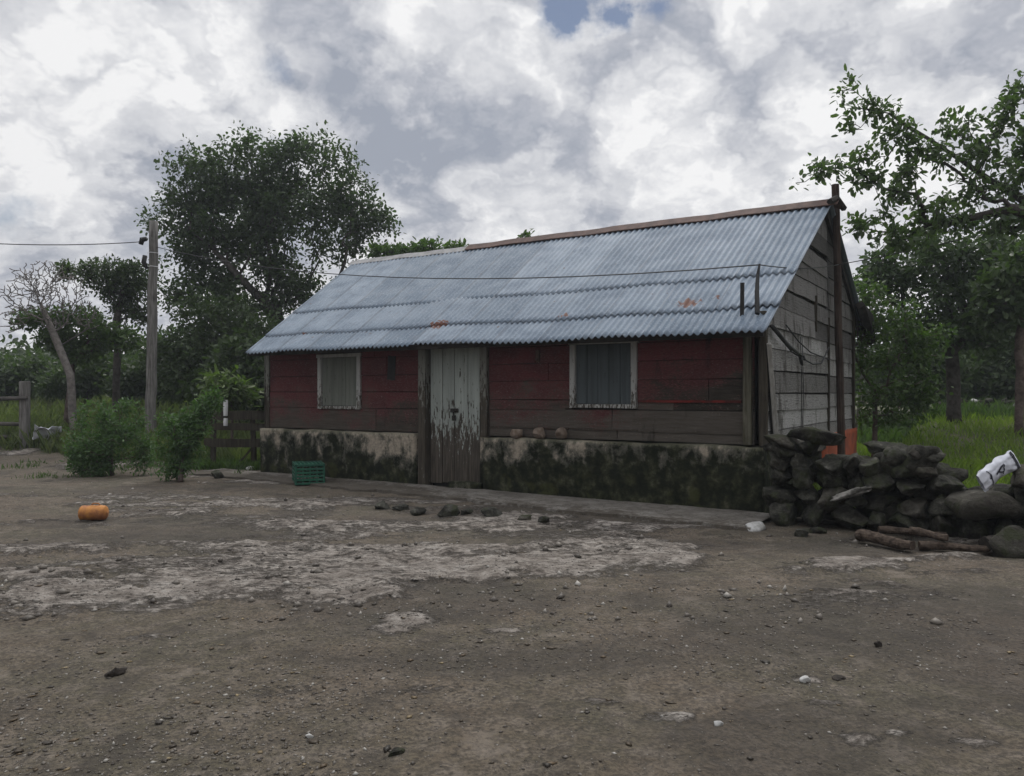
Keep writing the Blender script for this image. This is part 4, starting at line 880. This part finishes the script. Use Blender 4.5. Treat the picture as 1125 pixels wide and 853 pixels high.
tree('roadside_shrub', 'bright leafy shrub, wider of the two, at the yard edge on the left', 'shrub', (*gxy(122, 522), 0), at(122, 500, 14.1), [(120, 485, 34, 24), (98, 502, 24, 16), (146, 472, 18, 20), (112, 456, 14, 10), (135, 450, 9, 9), (88, 462, 10, 12), (155, 500, 12, 18), (104, 515, 28, 8), (78, 495, 10, 10), (150, 447, 6, 8), (98, 448, 5, 8)], 14.1, 900, 16, .062, MT['leaf4'], MT['barkr'], .045, asp=.36, holes=.6, spread=.13, shell=.05, seed=31, limbs=9, step=.18, group='shrubs at the yard edge', rmin=.004)
tree('roadside_shrub', 'narrower leafy shrub leaning right beside the wooden gate', 'shrub', (*gxy(198, 530), 0), at(200, 505, 13.2), [(200, 492, 20, 24), (214, 466, 20, 16), (190, 515, 14, 12), (228, 448, 12, 10), (205, 475, 22, 20), (185, 482, 12, 18), (180, 455, 8, 10), (236, 438, 6, 8), (220, 445, 8, 8), (174, 505, 8, 10)], 13.2, 620, 16, .062, MT['leaf4'], MT['barkr'], .04, asp=.36, holes=.6, spread=.13, shell=.05, seed=32, limbs=8, step=.18, group='shrubs at the yard edge', rmin=.004)
tree('yellow_green_plant', 'light green leafy plant just behind the wooden gate', 'plant', (*at(255, 455, 17)[:2], 0), at(255, 440, 17), [(250, 425, 20, 14), (268, 432, 12, 10), (240, 440, 14, 10)], 17, 110, 14, .17, MT['leafy'], MT['barkr'], .03, asp=.35, spread=.22, seed=33)
tree('tree_top', 'leafy treetop showing above the roof ridge left of centre', 'tree', (-2.0, 25, .9), at(480, 300, 25), [(425, 276, 22, 6), (482, 271, 20, 6), (450, 277, 26, 6), (505, 276, 14, 5)], 25, 150, 16, .15, MT['leaf3'], MT['bark'], .10, spread=.22, seed=34)
tree('tree_top', 'single twig of leaves showing above the middle of the ridge', 'tree', (.5, 24, .9), at(578, 300, 24), [(580, 262, 8, 5)], 24, 14, 12, .15, MT['leaf3'], MT['bark'], .05, spread=.16, seed=35, limbs=3)
# right-hand trees
tree('broadleaf_tree', 'large leaved tree reaching over the gable from the right edge', 'tree', (8.9, 12.6, .1), at(1150, 235, 12.8),
     [(922, 92, 16, 10), (940, 112, 18, 8), (968, 122, 22, 8), (932, 138, 12, 10), (888, 200, 14, 12), (905, 185, 18, 10), (928, 182, 20, 12), (950, 195, 20, 12), (955, 170, 22, 8), (945, 248, 14, 8), (968, 235, 18, 10), (985, 215, 22, 14), (1000, 190, 24, 10), (990, 145, 22, 12), (1020, 170, 26, 16), (1050, 140, 26, 14), (1075, 165, 26, 16), (1095, 130, 22, 16), (1120, 110, 22, 22), (1110, 190, 30, 22), (1060, 205, 34, 18), (1030, 235, 34, 16), (990, 262, 26, 12), (1080, 245, 36, 20), (1125, 240, 26, 24), (1140, 150, 30, 40)],
     12.8, 760, 10, .105, MT['leafr'], MT['bark'], .13, ex=1.55, asp=.5, spread=.155, seed=41, limbs=16, step=.3, dscale=.8, kink=.18, shell=.1, holes=.5)
tree('broadleaf_tree', 'dense green tree standing behind the gable on the right', 'tree', (*at(1048, 450, 18)[:2], gz(9.6, 18)-.1), at(1045, 385, 18),
     [(985, 290, 30, 22), (1030, 280, 36, 24), (1080, 285, 36, 26), (1120, 290, 30, 30), (965, 320, 26, 20), (1010, 325, 40, 24), (1070, 330, 40, 26), (1120, 340, 30, 26), (970, 350, 24, 20), (1020, 365, 36, 16), (1090, 370, 36, 16), (1140, 320, 30, 40)], 18, 900, 20, .13, MT['leaf1'], MT['bark'], .15, spread=.36, seed=42, limbs=14, step=.4)
tree('slim_tree', 'slim reddish trunk tree at the right edge with forked stem', 'tree', (*at(1120, 452, 16)[:2], gz(10.5, 16)-.1), at(1120, 370, 16), [(1110, 320, 30, 20), (1130, 300, 30, 24), (1095, 345, 18, 10)], 16, 200, 18, .15, MT['leaf2'], MT['barkr'], .085, spread=.3, seed=43)
tree('leafy_shrub', 'light green shrub growing close behind the gable corner', 'shrub', (*at(960, 470, 15.2)[:2], gz(7.1, 15.2)-.1), at(962, 430, 15.2), [(960, 325, 18, 18), (980, 350, 24, 22), (955, 385, 18, 24), (990, 395, 26, 26), (965, 425, 24, 20), (995, 430, 24, 18), (950, 350, 10, 18), (1015, 380, 22, 22), (962, 450, 22, 18), (990, 452, 26, 16), (1012, 425, 20, 16)], 15.2, 420, 14, .09, MT['leaf3'], MT['barkr'], .05, spread=.22, seed=44, step=.25)
for i, (px, Yd, lm, lb) in enumerate(((1010, 24, [(1000, 395, 36, 30), (1035, 405, 30, 28), (990, 425, 30, 20)], 'dark bush behind the light green shrub'), (1075, 25, [(1070, 385, 36, 34), (1095, 410, 30, 22), (1050, 415, 30, 20)], 'dark bush between the two right trunks'), (1130, 24, [(1130, 400, 30, 30), (1140, 420, 30, 16), (1105, 425, 18, 12)], 'dark bush at the right edge behind the slim trunk'))):
    x, y, _ = at(px, 440, Yd); tree('dark_bush', lb, 'bush', (x, y, gz(x, y)-.1), at(px, 435, Yd), lm, Yd, 300, 20, .17, MT['leaf2'], MT['bark'], .07, spread=.42, seed=50+i, group='dark bushes under the right trees')

# far wood: one mass of foliage round the field
def far_wood():
    r = np.random.default_rng(77); P = []
    for k in range(950):
        a = r.uniform(-1, 1)*R(70); d = r.uniform(36, 60); 
        hgt = 1.2+1.9*float(vn(np.array([a*9]), np.array([1.]), 3)[0])+r.uniform(0, 1.0); x = math.sin(a)*d; y = math.cos(a)*d
        n = 24; P.append(np.stack([x+r.normal(0, 1.6, n), y+r.normal(0, 1.2, n), 1.2+r.random(n)**.8*hgt], 1))
    P = np.concatenate(P); o = leaves(P, None, 8, .6, .26, .6, MT['wood_far'], None, 'far_wood', seed=78)
    tag(o, 'dark line of distant scrub woodland beyond the fields', 'woodland', kind='stuff')
far_wood()

# ------------------------------------------------------------ grass and weeds
def blades(name, n, pxa, pxb, ya, yb, hmin, hmax, wd, m, seed, label, keepf):
    r = np.random.default_rng(seed); t = r.random(n); y = 1/(1/ya+(1/yb-1/ya)*t); px = r.uniform(pxa, pxb, n); x = (px-CX)/FOC*y
    h, rk, gr, dm = fields(x, y); k = keepf(x, y, gr); cl = fbm(x*1.1, y*1.1, 3, seed); k &= r.random(n) < .35+1.3*cl
    x, y, h, cl = x[k], y[k], h[k], cl[k]; n = len(x); H_ = (hmin+(hmax-hmin)*r.random(n)**1.4)*(.45+1.1*cl); a = r.uniform(0, 2*np.pi, n); w = wd*(.6+.8*r.random(n))*np.maximum(1, y/16)
    dx, dy = np.cos(a), np.sin(a); ln = r.uniform(.1, .7, n)*H_; b_ = r.uniform(0, 2*np.pi, n); lx, ly = np.cos(b_)*ln, np.sin(b_)*ln
    V = np.stack([np.stack([x-dx*w, y-dy*w, h-.01], 1), np.stack([x+dx*w, y+dy*w, h-.01], 1), np.stack([x+lx*.4+dx*w*.7, y+ly*.4+dy*w*.7, h+H_*.6], 1), np.stack([x+lx, y+ly, h+H_], 1)], 1).reshape(-1, 3)
    v = np.clip(r.random(n)*.6+.5*(fbm(x*.35, y*.35, 3, 5)-.2), 0, 1)
    o = npmesh(name, V, np.arange(n)[:, None]*4+np.array([[0, 1, 2, 3]]), m, attrs=dict(v=np.repeat(v, 4))); tag(o, label, 'grass', kind='stuff')
blades('grass', 75000, 760, 1500, 9.5, 40, .05, .20, .010, MT['grass'], 61, 'short green grass on the meadow behind the stone wall', lambda x, y, g: (g > .5) & (x > 2.9))
blades('weeds', 80000, -420, 330, 15.2, 42, .12, .55, .012, MT['grassl'], 62, 'tall olive weeds covering the field behind the left fence', lambda x, y, g: (g > .4) & (x < -4.2))
blades('low_plants', 9000, 205, 300, 15.0, 18, .05, .22, .02, MT['leaf3'], 63, 'low green plants under the wooden gate', lambda x, y, g: (x < -4.4))
blades('weeds', 9000, 940, 1400, 19, 30, .15, .45, .02, MT['leaf3'], 64, 'taller green weeds along the far side of the meadow', lambda x, y, g: (g > .5))
blades('weeds', 9000, -200, 330, 12.6, 16.5, .03, .13, .008, MT['leaf3'], 65, 'sparse green weeds at the left edge of the yard', lambda x, y, g: (x < -4.9) & (y > 13.6) & (fbm(x*1.3, y*1.3, 3, 99) > .55))
# loose rubble line at the back of the meadow
RW = empty('rubble_wall', (*at(1085, 450, 22)[:2], 0), 0, 'low broken rubble wall under the trees at the back of the meadow', 'stone wall')
for i in range(34):
    u = -2.1+i*.13; x0_ = RW.location.x+u; put('stone', rock_mesh(random.uniform(.08, .16), .12, random.uniform(.05, .10), 500+i, 2), MAT['white2'] if i % 9 == 4 else MAT['stone'], (u, random.uniform(-.2, .2), gz(x0_, 22)+.16+random.uniform(0, .22)), (0, 0, random.uniform(0, 3)), RW)

# ------------------------------------------------------------ grit, litter
def grit(name, n, ya, yb, smin, smax, m, seed, label, flat=.55, cat='gravel'):
    r = np.random.default_rng(seed); t = r.random(n)**.9; y = 1/(1/ya+(1/yb-1/ya)*t); px = r.uniform(-300, 1425, n); x = (px-CX)/FOC*y; h, rk, gr, dm = fields(x, y)
    lx = (x-OX)*hx[0]+(y-OY)*hx[1]; ly = (x-OX)*hyv[0]+(y-OY)*hyv[1]; dn = fbm(x*.9, y*.9, 4, 71)
    k = (gr < .2) & ~((lx > -9.3) & (lx < .1) & (ly > -1.1)) & (r.random(n) < sm(dn, .35, .65)+.12)
    x, y, h = x[k], y[k], h[k]; n = len(x); s = smin+(smax-smin)*r.random(n)**4
    O = np.array([[1, 0, 0], [0, 1, 0], [-1, 0, 0], [0, -1, 0], [0, 0, 1], [0, 0, -1.]]); a = r.uniform(0, 6.28, n)
    P = O[None]*(.6+.8*r.random((n, 6, 1)))+r.normal(0, .18, (n, 6, 3)); P[:, :, 2] *= flat; ca, sa = np.cos(a)[:, None], np.sin(a)[:, None]; P = np.stack([(P[:, :, 0]*ca-P[:, :, 1]*sa*.7), P[:, :, 0]*sa+P[:, :, 1]*ca*.7, P[:, :, 2]], 2)*s[:, None, None]
    P += np.stack([x, y, h+s*.15], 1)[:, None]
    Fc = np.array([[0, 1, 4], [1, 2, 4], [2, 3, 4], [3, 0, 4], [1, 0, 5], [2, 1, 5], [3, 2, 5], [0, 3, 5]]); F_ = (np.arange(n)[:, None, None]*6+Fc[None]).reshape(-1, 3)
    o = npmesh(name, P.reshape(-1, 3), F_, m, attrs=dict(v=np.repeat(r.random(n)**1.4, 6))); tag(o, label, cat, kind='stuff')
grit('gravel', 60000, 2.2, 12, .0025, .014, MT['pebble'], 81, 'loose pale pebbles and grit scattered over the yard')
grit('leaf_litter', 5000, 2.2, 14, .006, .03, MT['litter'], 82, 'dry leaves and dark bits scattered over the yard', .15, 'litter')
b = MB(); b.box(-75, 75, -20, 75, -1.5, 12)  # thin volume added to lift dark tones, mostly standing for lens glare
hm = bpy.data.materials.new('haze'); hm.use_nodes = True; hn = NT(hm.node_tree); hm.node_tree.nodes.clear()
pv_ = hn.n('ShaderNodeVolumePrincipled', {'Color': (.86, .92, 1.0, 1), 'Density': .0010, 'Anisotropy': .3}); ho_ = hn.n('ShaderNodeOutputMaterial'); hn.nt.links.new(pv_.outputs[0], ho_.inputs['Volume'])
tag(b.build('haze', hm), 'thin pale haze added over the whole yard to lift its blacks', 'haze', kind='stuff')
grit('rubble', 2600, 5.0, 13.5, .008, .05, MT['pebble'], 83, 'broken stone bits littering the rocky part of the yard', .6)
print('objects', len(bpy.data.objects))
